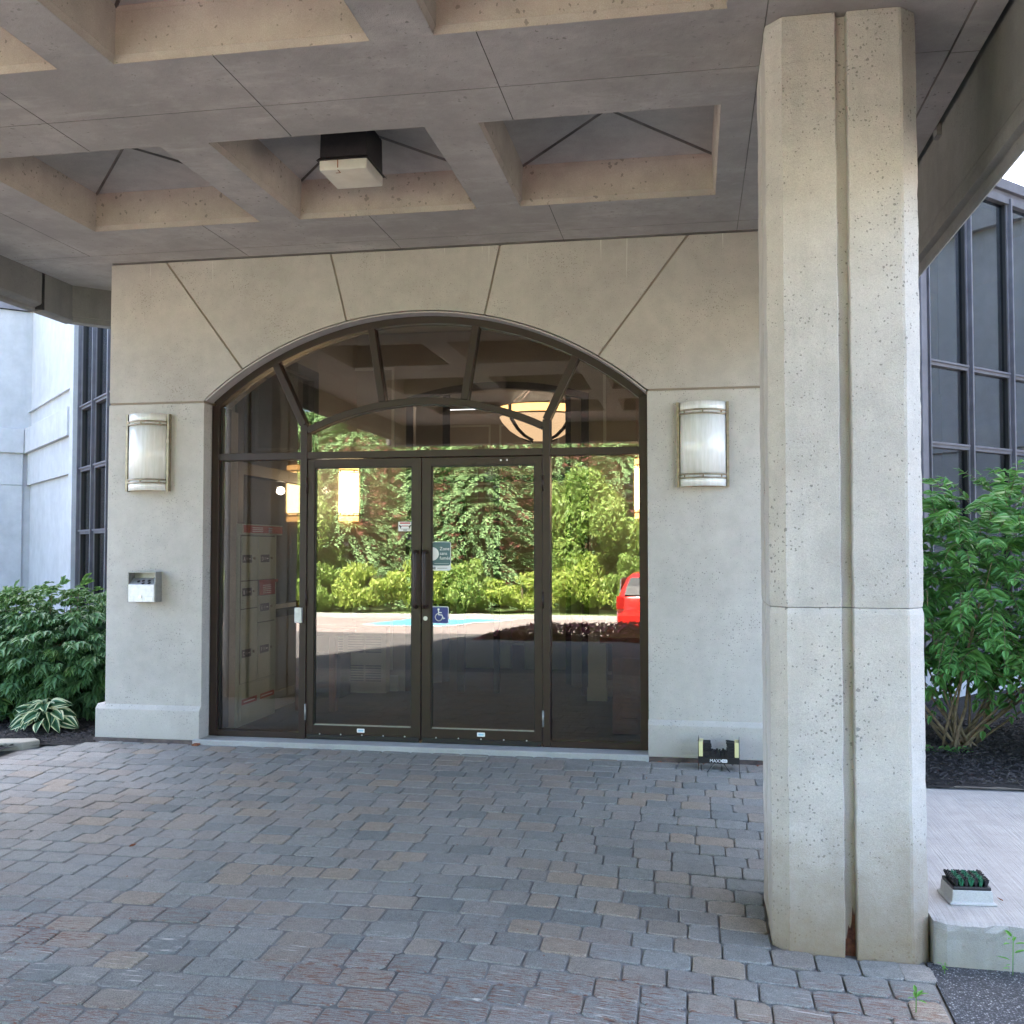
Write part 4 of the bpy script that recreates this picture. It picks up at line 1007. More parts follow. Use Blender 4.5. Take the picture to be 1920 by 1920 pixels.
# low white panels (dwarf walls) and heater
t = thing('low_partition', 'white panelled dwarf wall seen low through the right door', 'partition', (-1.98, 5.2, FZ))
b = MB().box(-.95, -.30, 0, .12, 0, .62, 'trimwhite').box(-.12, .95, 0, .12, 0, .62, 'trimwhite').box(-.95, .95, -.015, 0, .30, .33, 'trimwhite'); b.build('panel', t)
MB().box(-.98, .98, -.03, .15, .62, .66, 'trimwhite').build('cap', t)
t = thing('white_post', 'short white panelled pedestal beside the reddish wooden desk', 'pedestal', (-.95, 2.72, FZ))
MB().box(-.09, .09, -.06, .06, 0, .66, 'trimwhite').build('shaft', t); MB().box(-.10, .10, -.075, .06, 0, .13, 'trimwhite').build('base', t)
t = thing('wall_heater', 'white heater with louvred grilles behind the left door', 'heater', (-3.42, 2.86, FZ))
MB().box(-.42, .24, -.05, .10, 0, .68, 'trimwhite').build('casing', t)
b = MB()
for z0 in (.12, .42):
    for x0 in (-.40, -.17, .02):
        for k in range(7): b.box(x0, x0 + .17, -.054, -.049, z0 + k * .026, z0 + k * .026 + .014, 'greyprint')
b.build('grille', t)
# reddish desk on the right
t = thing('wooden_desk', 'reddish wooden panelled desk behind the right side light', 'desk', (-.50, 1.2, FZ))
MB().box(-.16, .22, -.3, 1.4, 0, .74, 'wood').build('cabinet', t); MB().box(-.26, .24, -.36, 1.5, .74, .79, 'wood').build('desktop', t)
b = MB(); moulding(b, -.12, .2, .1, .62, -.301, .03, 'wood', .012); b.build('panel_moulding', t)
t = thing('wooden_stand', 'narrow reddish wooden stand beside the mailboxes', 'stand', (-3.55, 1.62, FZ))
MB().box(-.13, -.05, -.04, .04, 0, 1.02, 'wood').box(.2, .26, -.04, .04, 0, .70, 'wood').build('leg', t); MB().box(-.13, .34, -.05, .30, .70, .74, 'wood').build('shelf', t)
MB().box(.03, .30, .0, .28, .12, .52, 'dark').build('basket', t)
# inner sconces, lit
sconce('lobby_sconce', True, 'lit lobby sconce seen through the left door', (-3.70, PY - .01, 2.145), group='lit sconces in the lobby')
sconce('lobby_sconce', True, 'lit lobby sconce cut by the right jamb of the glazing', (-.42, PY - .01, 2.16), group='lit sconces in the lobby')
# chandelier
t = thing('bowl_chandelier', 'lit alabaster bowl chandelier hanging behind the arched transom', 'chandelier', (-1.96, 5.6, 2.95))
prof = [(.0, -.0), (.14, .012), (.28, .06), (.40, .14), (.50, .25), (.53, .31)]
MB().lathe(prof, (0, 0, 0), 'bowl_on', 40).build('bowl', t)
b = MB().lathe([(.53, .31), (.545, .31), (.545, .33), (.53, .33), (.53, .31)], (0, 0, 0), 'brass', 40).lathe([(.53, .43), (.545, .43), (.545, .445), (.53, .445)], (0, 0, 0), 'brass', 40)
b.build('rim', t)
MB().lathe([(.535, .33), (.54, .43)], (0, 0, 0), 'lamp_dim', 40).build('shade_band', t)
for k in range(4):
    a = k * pi / 2 + .95
    MB().tube([(.55 * cos(a) * (r_ / .53), .55 * sin(a) * (r_ / .53), z - .006) for r_, z in prof[1:]] + [(.55 * cos(a), .55 * sin(a), .43)], .024, 'bronze_dk', 6).build('strap', t)
    MB().tube([(.53 * cos(a), .53 * sin(a), .44), (.06 * cos(a), .06 * sin(a), .78)], .005, 'bronze', 6).build('rod', t)
MB().tube([(0, 0, .78), (0, 0, .82)], .09, 'brass', 12).build('canopy_cap', t)
def lamplight(name, loc, e, col=(1, .74, .45), rad=.08):
    l = bpy.data.lights.new(name, 'POINT'); l.energy = e; l.color = col; l.shadow_soft_size = rad
    o = bpy.data.objects.new(name, l); C.objects.link(o); o.location = loc
lamplight('chandelier_light', (-2.04, 5.6, 3.45), 9, (1, .86, .7), rad=.3)
lamplight('sconce_light', (-3.70, PY - .6, 2.145), .45, (1, .86, .7), .04)
lamplight('sconce_light', (-.48, PY - .6, 2.16), .2, (1, .86, .7), .04)
# mailboxes
MX = -3.80
t = thing('mailbox_cluster', 'tall grey community mailbox with red header inside the vestibule', 'mailbox', (0, 0, 0))
MB().box(MX - .09, MX, .60, 1.40, FZ, 1.67, 'mailgrey').build('cabinet', t, bevel=.004)
MB().box(MX + .0005, MX + .003, .635, 1.355, .395, 1.665, 'mailline').build('face_frame', t)
b = MB().box(MX - .10, MX + .03, .60, 1.46, 1.672, 1.76, 'mailgrey').build('header', t)
b = MB().box(MX + .031, MX + .034, .63, 1.455, 1.685, 1.750, 'mailred')
for k in range(3): b.box(MX + .0345, MX + .035, .80, 1.02, 1.695 + k * .016, 1.702 + k * .016, 'white')
for k in range(3): b.box(MX + .0345, MX + .035, 1.14, 1.22, 1.695 + k * .016, 1.702 + k * .016, 'lightblue')
b.build('header_sign', t)
doors = [(.645, .965, 1.275, 1.655), (.645, .965, 1.035, 1.265), (.645, .965, .40, 1.025), (.985, 1.345, 1.275, 1.655), (.985, 1.345, .90, 1.13), (.985, 1.345, .40, .89)]
for (y0, y1, z0, z1) in doors: MB().rbox(MX, MX + .012, y0, y1, z0, z1, 'mailgrey', .003).build('compartment_door', t)
MB().rbox(MX, MX + .012, .645, 1.345, .09, .385, 'mailgrey', .003).build('base_panel', t)
for ch, y0, zc in (('A', .665, 1.46), ('B', .665, 1.175), ('C', .665, .65), ('D', 1.035, 1.46), ('E', 1.035, 1.025), ('F', 1.035, .655)):
    b = MB().box(MX + .0122, MX + .014, y0 - .01, y0 + .175, zc - .034, zc + .034, 'mailnavy')
    b.text(ch, .05, 'white', TX(MX + .0146, y0 + .008, zc - .018)); b.box(MX + .0142, MX + .0148, y0 + .058, y0 + .10, zc - .012, zc + .012, 'greyprint').box(MX + .0142, MX + .0148, y0 + .115, y0 + .15, zc - .005, zc + .005, 'white')
    b.disc((MX + .013, y0 + .215, zc + .004), .012, (1, 0, 0), 'brass', 10, .012)
    b.build('compartment_label', t)
b = MB()
for i, (y0, zc) in enumerate(((.655, 1.33), (.655, 1.08), (.655, .95), (1.0, 1.33), (1.0, .96), (1.0, .84))): b.text(str(i + 1), .045, 'greyprint', TX(MX + .0125, y0, zc))
b.build('compartment_number', t)
b = MB().box(MX + .012, MX + .03, .995, 1.37, 1.245, 1.268, 'mailred').box(MX + .012, MX + .020, 1.0, 1.33, 1.10 + .035, 1.245, 'mailred')
for k in range(5): b.box(MX + .0202, MX + .0206, 1.06, 1.24, 1.15 + k * .017, 1.155 + k * .017, 'white')
b.build('mail_slot', t)
b = MB().box(MX + .0122, MX + .0135, .66, 1.34, .215, .262, 'mailred'); b.disc((MX + .0137, 1.0, .238), .036, (1, 0, 0), 'mailgrey', 18, .001)
b.box(MX + .0136, MX + .014, .70, .93, .234, .243, 'white').box(MX + .0136, MX + .014, 1.06, 1.30, .234, .243, 'white'); b.build('base_stripe', t)

# ------------------------------------------------------------------ wings
def wing(side, label):
    if side < 0: org, u, nrm = Vector((XL, 1.5)), Vector((-1, 1)).normalized(), Vector((-1, -1)).normalized()
    else: org, u, nrm = Vector((XR, 1.5)), Vector((1, 1)).normalized(), Vector((1, -1)).normalized()
    M4 = Matrix(((u.x, nrm.x, 0, org.x), (u.y, nrm.y, 0, org.y), (0, 0, 1, 0), (0, 0, 0, 1)))   # local (along, outward, up)
    t = thing('building_wing', label, 'building wing')
    U0, U1, ZS, ZH = 2.45, 5.02, .40, 5.42
    MB().box(0, U0, -.3, .0, 0, 5.55, 'wing').xf(M4).build('wall', t)
    MB().box(U0, U1, -.35, .04, -.05, ZS - .03, 'wing').xf(M4).build('base_wall', t)
    MB().box(U0, 9, -.28, .05, ZH + .075, ZH + .19, 'alu').box(U0, 9, -.25, .0, ZH + .02, ZH + .075, 'alu').xf(M4).build('coping', t, bevel=.004)
    # window
    wf = bpy.data.objects.new('window', None); C.objects.link(wf); wf.parent = t
    b = MB(); mulls = [2.57, 3.38, 4.19, 5.0]; trs = [.93, 1.77, 2.61, 3.45]
    b.box(U0, 2.54, -.08, .05, ZS, ZH, 'alu').box(2.54, 2.60, -.08, .02, ZS, ZH, 'alu').box(2.60, 2.615, -.05, .045, ZS, ZH, 'alu')
    for m_ in mulls[1:]:
        b.box(m_ - .035, m_ + .035, -.09, .0, ZS, ZH, 'alu').box(m_ - .012, m_ + .012, .0, .045, ZS, ZH, 'alu').box(m_ - .05, m_ - .0351, -.07, -.01, ZS, ZH, 'bronze_dk')
    b.box(U0, U1, -.08, .02, ZH - .06, ZH + .019, 'alu').box(U0, U1, -.08, .06, ZS - .03, ZS + .05, 'alu')
    b.xf(M4).build('frame', wf, bevel=.003)
    for z in trs:
        for a, c in zip(mulls, mulls[1:]): MB().box(a + .0355, c - .0505, -.07, .008, z - .028, z + .028, 'alu').box(a + .0355, c - .0505, .007, .03, z + .006, z + .026, 'alu').xf(M4).build('transom', wf)
    zz = [ZS + .04] + trs + [ZH - .04]
    for a, c in zip(mulls, mulls[1:]):
        for z0, z1 in zip(zz, zz[1:]):
            q = MB().box(a + .03, c - .03, -.052, -.044, z0 + .02, z1 - .02, 'glass_w').xf(M4); q.build('pane', wf)
    # room behind
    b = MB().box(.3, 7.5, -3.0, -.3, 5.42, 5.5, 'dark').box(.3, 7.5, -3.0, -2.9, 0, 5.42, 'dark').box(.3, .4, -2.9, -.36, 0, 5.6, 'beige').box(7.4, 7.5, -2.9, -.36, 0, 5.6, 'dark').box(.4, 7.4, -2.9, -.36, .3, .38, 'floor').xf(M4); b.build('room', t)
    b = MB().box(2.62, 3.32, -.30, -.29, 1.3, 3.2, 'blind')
    b.xf(M4).build('blind', t)
    b = MB().box(3.46, 3.56, -.40, -.2, .5, 5.2, 'cream').box(4.9, 5.0, -.5, -.2, .5, 5.2, 'cream').xf(M4); b.build('curtain', t)
    # concrete beyond the window: jamb pier, panelled wall, belt courses
    E0, E1 = U1, 8.56
    b = MB().box(E0, E0 + .22, -.3, .10, -.1, ZH + .06, 'wing').xf(M4); b.build('wall_pier', t, bevel=.006)
    b = MB().box(E0 + .22, E1, -.3, .02, -.1, ZH + .02, 'wing').xf(M4); b.build('wall_panel', t)
    MB().box(E0 + .22, E1 - .002, .0205, .065, 3.50 + .28, 3.50 + .30, 'wing').xf(M4).build('panel_edge', t)
    b = MB().box(E0 + .2202, E1, .0205, .13, 3.10, 3.50, 'wing').xf(M4); b.build('belt_course', t, bevel=.006)
    b = MB().box(E0 + .2202, E1, .0205, .07, 2.58, 3.10, 'wing').xf(M4); b.build('belt_course', t, bevel=.006)
    # perpendicular facet running back towards the drive
    f0, f1 = .02, 7.0
    b = MB().box(E1, E1 + .3, -.3, f1, -.1, ZH + .02, 'wing').xf(M4); b.build('return_wall', t)
    b = MB().box(E1 - .10, E1 - .0005, .14, f1, 3.10, 3.50, 'wing').xf(M4); b.build('belt_course', t, bevel=.006)
    b = MB().box(E1 - .05, E1 - .0005, .14, f1, 2.58, 3.10, 'wing').xf(M4); b.build('belt_course', t, bevel=.006)
    b = MB().box(E1 - .04, E1 - .0005, .14, .62, -.1, 2.58, 'wing').xf(M4); b.build('pilaster', t, bevel=.006)
    if side > 0:
        MB().box(E1 + .02, E1 + .3, -.3, f1 + 4, ZH + .02, 15, 'wing').xf(M4).build('upper_wall', t)
        for z in (6.6, 9.8): MB().box(E1 - .12, E1 + .019, .3, f1 + 4, z, z + .9, 'wing').xf(M4).build('belt_course', t)
    else: MB().box(E1 - .06, E1 + .35, .06, f1, ZH + .03, ZH + .16, 'alu').xf(M4).build('coping', t)
    return t
wing(-1, 'pale blue-grey precast wing with dark mullioned window left of the entrance')
wing(1, 'wing with tall grey mullioned window behind the right shrub')

# ------------------------------------------------------------------ foliage helpers
def leaf_mesh(name, l, w_, mt, fold=.25, droop=.35, tip=1.5, edge=None, lobes=False):
    """ovate leaf from (0,0,0) along +x, normal +z; 12 to 24 triangles."""
    b = MB(); k = 5; mid = []; lf = []; rt = []
    for i in range(k + 1):
        t = i / k; x = l * t; z = -droop * l * t * t
        ww = w_ / 2 * (math.sin(pi * min(1, t ** .72)) ** .85 if 0 < t < 1 else 0)
        if lobes and i in (2, 4): ww *= .62
        mid.append((x, 0, z)); lf.append((x - (ww * .12), ww, z + ww * fold)); rt.append((x - (ww * .12), -ww, z + ww * fold))
    if edge:
        s_ = .68
        li = [(m_[0] + (a[0] - m_[0]) * s_, a[1] * s_, m_[2] + (a[2] - m_[2]) * s_) for m_, a in zip(mid, lf)]
        ri = [(m_[0] + (a[0] - m_[0]) * s_, a[1] * s_, m_[2] + (a[2] - m_[2]) * s_) for m_, a in zip(mid, rt)]
    for side, ins in ((lf, 0), (rt, 1)):
        for i in range(k):
            q = (li if ins == 0 else ri) if edge else side
            face = [mid[i], mid[i + 1], q[i + 1], q[i]] if i not in (0, k - 1) else ([mid[i], mid[i + 1], q[i + 1]] if i == 0 else [mid[i], mid[i + 1], q[i]])
            b.add(face, [list(range(len(face)))], mt, True)
            if edge and 0 < i < k - 1: b.add([q[i], q[i + 1], side[i + 1], side[i]], [(0, 1, 2, 3)], edge, True)
            elif edge: b.add([q[i], q[i + 1], side[i + 1], side[i]] if i else [mid[0], q[1], side[1]] , [(0, 1, 2, 3)] if i else [(0, 1, 2)], edge, True)
    bm_me = bpy.data.meshes.new(name); bm_me.from_pydata(b.v, [], b.f)
    for m in b.mats: bm_me.materials.append(m)
    bm_me.polygons.foreach_set('material_index', b.m); bm_me.polygons.foreach_set('use_smooth', b.sm)
    bmm = bmesh.new(); bmm.from_mesh(bm_me); bmesh.ops.remove_doubles(bmm, verts=bmm.verts, dist=1e-5); bmm.to_mesh(bm_me); bmm.free()
    return bm_me

def orient(p, d, nrm, s=1.0, roll=0):
    d = Vector(d).normalized(); nrm = Vector(nrm); y_ = nrm.cross(d)
    if y_.length < 1e-3: y_ = Vector((0, 1, 0)).cross(d)
    y_.normalize(); z_ = d.cross(y_)
    m = Matrix((d, y_, z_)).transposed().to_4x4()
    return Matrix.Translation(p) @ m @ Matrix.Rotation(roll, 4, 'X') @ Matrix.Scale(s, 4)

def place_leaves(parent, leaves, n_obj, name='leaf'):
    """leaves: (matrix, mesh); the n_obj nearest to the camera that face it become single parts, the rest one mesh."""
    inv = parent.matrix_world.inverted() if False else Matrix.Translation(-parent.location)
    leaves.sort(key=lambda q: (q[0].translation - CAM).length)
    for m4, me in leaves[:n_obj]:
        o = bpy.data.objects.new(name, me); C.objects.link(o); o.parent = parent; o.matrix_local = inv @ m4
    vs, fs, ms, mats = [], [], [], []
    for m4, me in leaves[n_obj:]:
        o_ = len(vs); mm = inv @ m4
        idx = []
        for m in me.materials:
            if m not in mats: mats.append(m)
            idx.append(mats.index(m))
        vs += [(mm @ v.co)[:] for v in me.vertices]
        for p in me.polygons: fs.append([i + o_ for i in p.vertices]); ms.append(idx[p.material_index])
    if vs:
        me = bpy.data.meshes.new('foliage'); me.from_pydata(vs, [], fs)
        for m in mats: me.materials.append(m)
        me.polygons.foreach_set('material_index', ms); me.polygons.foreach_set('use_smooth', [True] * len(fs))
        o = bpy.data.objects.new('foliage', me); C.objects.link(o); o.parent = parent; o['kind'] = 'stuff'

def bez(p0, p1, p2, t): return p0 * (1 - t) ** 2 + p1 * 2 * t * (1 - t) + p2 * t * t

# ---- right shrub
rs = random.Random(21)
BX, BY = 1.98, .80
shr = thing('leafy_shrub', 'tall green shrub with arching leafy twigs right of the column', 'shrub', (BX, BY, .04))
Lr = [leaf_mesh('leaf', .120, .068, 'leaf_r', .22, .30), leaf_mesh('leaf', .108, .064, 'leaf_r', .3, .5), leaf_mesh('leaf', .130, .066, 'leaf_r', .15, .2)]
Lrn = [leaf_mesh('leaf', .092, .054, 'leaf_r_new', .22, .2), leaf_mesh('leaf', .074, .042, 'leaf_r_new', .3, .1)]
leaves = []; wood = MB()
stems = []
base = Vector((BX, BY, .03))
for k in range(24):
    a = rs.uniform(0, 2 * pi); e = rs.uniform(.25, .85)
    fx = k / 23 * 2 - 1; tip = Vector((BX + .25 + fx * 1.0, BY + sin(a) * e * .75, rs.uniform(1.0, 1.5) - abs(fx) * .35))
    b0 = base + Vector((rs.uniform(-.12, .16), rs.uniform(-.10, .10), 0)); midp = b0 * .5 + tip * .5 + Vector((fx * .12, -sin(a) * .08, -.02))
    pts = [bez(b0, midp, tip, i / 8) for i in range(9)]
    pts = [p + Vector((rs.uniform(-.012, .012), rs.uniform(-.012, .012), 0)) for p in pts]
    r0 = rs.uniform(.007, .016); wood.tube(pts, [r0 * (1 - .72 * i / 8) for i in range(9)], 'bark', 7); stems.append(pts)
def crown_pt(cx, cy, cz, rx, ry, rz_, shell=.55):
    while True:
        v = Vector((rs.uniform(-1, 1), rs.uniform(-1, 1), rs.uniform(-1, 1)))
        if v.length < 1 and v.length > shell: return Vector((cx + v.x * rx, cy + v.y * ry, cz + v.z * rz_)), v
def twig(p0, d, ln, n, big, small, young, drp, wide=.0):
    d = Vector(d).normalized(); pts = []
    side = d.cross(Vector((0, 0, 1)));
    if side.length < .1: side = Vector((1, 0, 0))
    side.normalize()
    for i in range(7):
        t = i / 6; pts.append(p0 + d * ln * t + Vector((0, 0, -drp * ln * t * t)))
    wood.tube(pts, [.0032 * (1 - .6 * i / 6) for i in range(7)], 'bark', 5, False)
    for i in range(n):
        t = (i + .6) / n; j = min(5, int(t * 6)); f_ = t * 6 - j; p = pts[j].lerp(pts[j + 1], f_); dd = (pts[j + 1] - pts[j]).normalized()
        for sgn in (-1, 1):
            out = (dd * .55 + side * sgn * .85 + Vector((0, 0, rs.uniform(-.35, .1)))).normalized()
            me = rs.choice(small if (t > .8 or young) else big); s_ = rs.uniform(.75, 1.15) * (1 if t < .75 else .85)
            leaves.append((orient(p, out, (rs.uniform(-.5, .5), rs.uniform(-.9, .1), 1), s_ * rs.uniform(.6, 1.15), rs.uniform(-.6, .6)), me))
    leaves.append((orient(pts[-1], dd, (0, -.2, 1), .8), rs.choice(small)))
for k in range(560):
    c, v = crown_pt(BX + .50, BY + .05, 1.28, 1.22, .80, .74, .35)
    if c.z < .72 and rs.random() < .7: continue
    d = Vector((v.x * .9 + rs.uniform(-.3, .3), v.y * .9 - .35 + rs.uniform(-.3, .2), .25 + .5 * v.z + rs.uniform(-.2, .25)))
    twig(c, d, rs.uniform(.26, .5), rs.randint(5, 7), Lr, Lrn, rs.random() < .12, rs.uniform(.25, .7))
for k in range(70):
    c = Vector((BX + rs.uniform(-.5, 1.2), BY + rs.uniform(-.5, .3), rs.uniform(.62, .95)))
    twig(c, (rs.uniform(-.7, .6), -.5 + rs.uniform(-.2, .4), rs.uniform(-.3, .3)), rs.uniform(.25, .4), 5, Lr, Lrn, rs.random() < .25, .5)
for k in range(44):                                 # low skirts at the right and drooping bright ends in front
    c = Vector((BX + rs.uniform(.4, 1.4), BY - .45 + rs.uniform(-.3, .3), rs.uniform(.30, .75)))
    twig(c, (rs.uniform(-.2, .6), -.6, -.1), rs.uniform(.25, .4), 6, Lr, Lrn, rs.random() < .4, .5)
for k in range(14):                                 # long shoots at the top
    c = Vector((BX + rs.uniform(-.2, 1.1), BY + rs.uniform(-.5, .3), rs.uniform(1.75, 1.95)))
    twig(c, (rs.uniform(-1, -.2), rs.uniform(-.5, .2), rs.uniform(.2, .6)), rs.uniform(.35, .55), 8, Lrn, Lrn, True, .25)
for k in range(4):
    twig(Vector((BX + rs.uniform(-.25, .1), BY - .1, .05)), (rs.uniform(-1, .3), -.5, .12), .2, 4, Lr, Lrn, True, .4)
wood.xf(Matrix.Translation((-BX, -BY, -.04))).build('stem', shr)
place_leaves(shr, leaves, 300)
# a second mass of the same hedge out to the right
# ---- left shrub (peony-like leaves)
LX, LY = -6.05, 1.25
shl = thing('leafy_shrub', 'wide dark green shrub with drooping lobed leaves left of the entrance', 'shrub', (LX, LY, .04))
def compound(mt, s, nm='leaf'):
    b = MB()
    for ang, sc, fx in ((0, 1, .03), (.85, .82, .01), (-.85, .82, .01)):
        me = leaf_mesh('q', .10 * s * sc, .062 * s * sc, mt, .18, .55, lobes=False)
        m4 = Matrix.Translation((fx, 0, 0)) @ Matrix.Rotation(ang, 4, 'Z')
        b.add([(m4 @ v.co)[:] for v in me.vertices], [list(p.vertices) for p in me.polygons], mt, True)
        for sg in (-1, 1):
            m5 = m4 @ Matrix.Translation((.045 * s * sc, 0, -.01 * s)) @ Matrix.Rotation(sg * .55, 4, 'Z') @ Matrix.Scale(.62, 4)
            b.add([(m5 @ v.co)[:] for v in me.vertices], [list(p.vertices) for p in me.polygons], mt, True)
        bpy.data.meshes.remove(me)
    me = bpy.data.meshes.new(nm); me.from_pydata(b.v, [], b.f); me.materials.append(b.mats[0]); me.polygons.foreach_set('use_smooth', [True] * len(b.f)); return me
Ll = [compound('leaf_l', 1.15), compound('leaf_l', 1.4)]; Lln = [compound('leaf_l_new', .9)]
leaves = []; wood = MB(); rs = random.Random(31)
for k in range(26):
    a = rs.uniform(0, 2 * pi); e = rs.uniform(.3, 1); tip = Vector((LX + cos(a) * e * .95, LY + sin(a) * e * .75, rs.uniform(.55, .95)))
    b0 = Vector((LX + rs.uniform(-.25, .25), LY + rs.uniform(-.2, .2), .03)); pts = [bez(b0, b0 * .4 + tip * .6 + Vector((0, 0, .2)), tip, i / 6) for i in range(7)]
    wood.tube(pts, [.010 * (1 - .6 * i / 6) for i in range(7)], 'bark', 5)
for k in range(2000):
    c, v = crown_pt(LX, LY, .56, 1.32, 1.02, .66, .3)
    if c.z < .06 or (c.x > -4.74 and c.y > -.1): continue
    d = Vector((v.x + rs.uniform(-.3, .5), v.y - .45 + rs.uniform(-.3, .3), -.15 + .45 * v.z + rs.uniform(-.25, .15)))
    me = rs.choice(Ll) if (rs.random() > .07 and c.z < .98) else rs.choice(Lln)
    leaves.append((orient(c, d, (rs.uniform(-.2, .2), rs.uniform(-.7, -.1), 1), rs.uniform(.8, 1.25), rs.uniform(-.25, .25)), me))
for k in range(9):                                  # pale upright shoots on top
    c = Vector((LX + rs.choice((-.12, -.02, .5, .62, .42, -.9)) + rs.uniform(-.1, .1), LY + rs.uniform(-.6, -.2), .95))
    pts = [c + Vector((0, 0, .0)), c + Vector((.01, 0, .1)), c + Vector((.03, -.02, .2))]; wood.tube(pts, .003, 'bark', 5)
    for j in range(9): leaves.append((orient(pts[1 + j % 2], (rs.uniform(-1, 1), rs.uniform(-1, .3), rs.uniform(.1, .6)), (0, -.3, 1), rs.uniform(.5, .8)), Lln[0]))
wood.xf(Matrix.Translation((-LX, -LY, -.04))).build('stem', shl)
place_leaves(shl, leaves, 300)
# ---- hostas
def hosta(x, y, n, s, label, seed, mt=('hosta', 'hosta_edge')):
    r = random.Random(seed); t = thing('hosta', label, 'plant', (x, y, .045), 0, 'hostas in the left bed')
    me = [leaf_mesh('leaf', .145 * s, .092 * s, mt[0], .18, .55, edge=mt[1]), leaf_mesh('leaf', .12 * s, .082 * s, mt[0], .22, .8, edge=mt[1])]
    w_ = MB()
    for k in range(n):
        a = 2.4 * k + r.uniform(-.5, .5); ring = k % 3; ln = (.03 + .075 * ring) * s; h = (.20 - .055 * ring) * s
        p = Vector((cos(a) * ln, sin(a) * ln * .8, h))
        w_.tube([(0, 0, 0), (p.x * .5, p.y * .5, h * .75), tuple(p)], .004, 'hosta', 5)
        o = bpy.data.objects.new('leaf', r.choice(me)); C.objects.link(o); o.parent = t
        o.matrix_local = orient(p, (cos(a) + r.uniform(-.3, .3), sin(a) - .25, .25 - .25 * ring + r.uniform(-.2, .3)), (r.uniform(-.4, .4), -.8, 1), r.uniform(.75, 1.2), r.uniform(-.5, .5))
    w_.build('stalk', t)
hosta(-5.36, .28, 64, .98, 'hosta with cream-edged leaves in front of the left shrub', 4)
hosta(-5.98, .52, 12, .9, 'plain green hosta at the left edge of the picture', 9, ('leaf_l_new', 'leaf_l_new'))
# ---- small weeds
def weed(x, y, z, s, seed, label, tall=False):
    r = random.Random(seed); t = thing('weed', label, 'weed', (x, y, z), 0, 'weeds in the joints')
    me = leaf_mesh('leaf', .05 * s, .016 * s, 'weed', .2, .25); w_ = MB()
    for k in range(9 if tall else 6):
        a = r.uniform(0, 2 * pi); h = r.uniform(.01, .11 if tall else .05) * s * 1.3; q = Vector((cos(a) * .008, sin(a) * .008, h))
        o = bpy.data.objects.new('leaf', me); C.objects.link(o); o.parent = t
        o.matrix_local = orient(q, (cos(a), sin(a), .45), (0, 0, 1), r.uniform(.7, 1.2))
    w_.tube([(0, 0, -.01), (.002, 0, .07 * s), (.004, 0, .14 * s if tall else .05 * s)], .0018, 'weed', 5); w_.build('stalk', t)
weed(.80, -3.47, -.155, .95, 3, 'weed sprouting between pavers right of centre bottom')
weed(1.25, -3.07, -.15, 1.05, 5, 'taller weed growing against the kerb face', True)
weed(.985, -3.10, -.15, .5, 6, 'small weed at the foot of the kerb beside the column')
# ---- dry litter
for i, (x, y, s, lb) in enumerate(((-2.98, -2.45, 1.0, 'curled dry leaf lying on the pavers at left'), (1.28, -2.42, .5, 'brown leaf scrap on the walk beyond the brush block'), (1.31, -2.74, .5, 'brown leaf scrap on the walk right of the brush block'))):
    me = leaf_mesh('dry', .05 * s, .028 * s, 'rust', .6, -.5)
    o = bpy.data.objects.new('dry_leaf', me); C.objects.link(o); o.location = (x, y, (gz0(x, y) if x < .9 else .021) + .006); o.rotation_euler = (.2, .1, i * 1.3)
    o['label'] = lb; o['category'] = 'leaf'; o['group'] = 'dry leaves on the ground'

r = random.Random(77); b = MB()
for _ in range(260):
    x = r.uniform(-5, .9); y = r.uniform(-5, -.1); q = Euler((r.uniform(-.4, .4), r.uniform(-.4, .4), r.uniform(0, 6))).to_matrix(); c = Vector((x, y, gz0(x, y) + .003)); s_ = r.uniform(.002, .007)
    b.add([c + q @ Vector(k) * s_ for k in ((-1, -.5, 0), (1, -.4, .2), (1.1, .4, 0), (-1, .5, .1), (0, 0, .5))], [(0, 1, 4), (1, 2, 4), (2, 3, 4), (3, 0, 4)], r.choice(('rust', 'stone', 'stone', 'bark')))
b.build('paving_litter', kind='stuff', label='grit and plant scraps scattered over the pavers', category='litter')

# ------------------------------------------------------------------ what the glass mirrors: beds, car, trees
def lz(x, y): return gz(min(1, x), y)
b = MB(); y0 = -20.6
sheet('lawn', -40, 30, -60, -24.0, 'grass', 10, 10, zf=lambda x, y: -.62 + .02 * (-24 - y) * .3)
MB().box(-40, 30, -24.12, -23.92, -1.1, -.56, 'sill').build('kerb', kind='structure')
b = MB(); z_ = lz(-7, -16) + .004
SP = [(-9.0, -19.2), (-8.4, -18.6), (-6.6, -18.6), (-5.4, -23.2), (-8.7, -23.2)]
b.add([(x, y, lz(-5, y) + .004) for x, y in SP], [(0, 1, 2, 3, 4)], 'litblue')
b.build('painted_stall', kind='structure')
b = MB()
for (x0, y0), (x1, y1) in zip(SP[:4], SP[1:] ):
    d_ = Vector((y1 - y0, x0 - x1)).normalized() * .07
    b.add([(x0 - d_.x, y0 - d_.y, lz(-5, y0) + .008), (x1 - d_.x, y1 - d_.y, lz(-5, y1) + .008), (x1 + d_.x, y1 + d_.y, lz(-5, y1) + .008), (x0 + d_.x, y0 + d_.y, lz(-5, y0) + .008)], [(0, 1, 2, 3)], 'linewhite')
b.add([(-16, -18.9, lz(-5, -18.9) + .0065), (-9.0, -18.6, lz(-5, -18.6) + .0065), (-9.0, -18.75, lz(-5, -18.75) + .0065), (-16, -19.05, lz(-5, -19.05) + .0065)], [(0, 1, 2, 3)], 'linewhite')
b.build('stall_line', kind='structure')
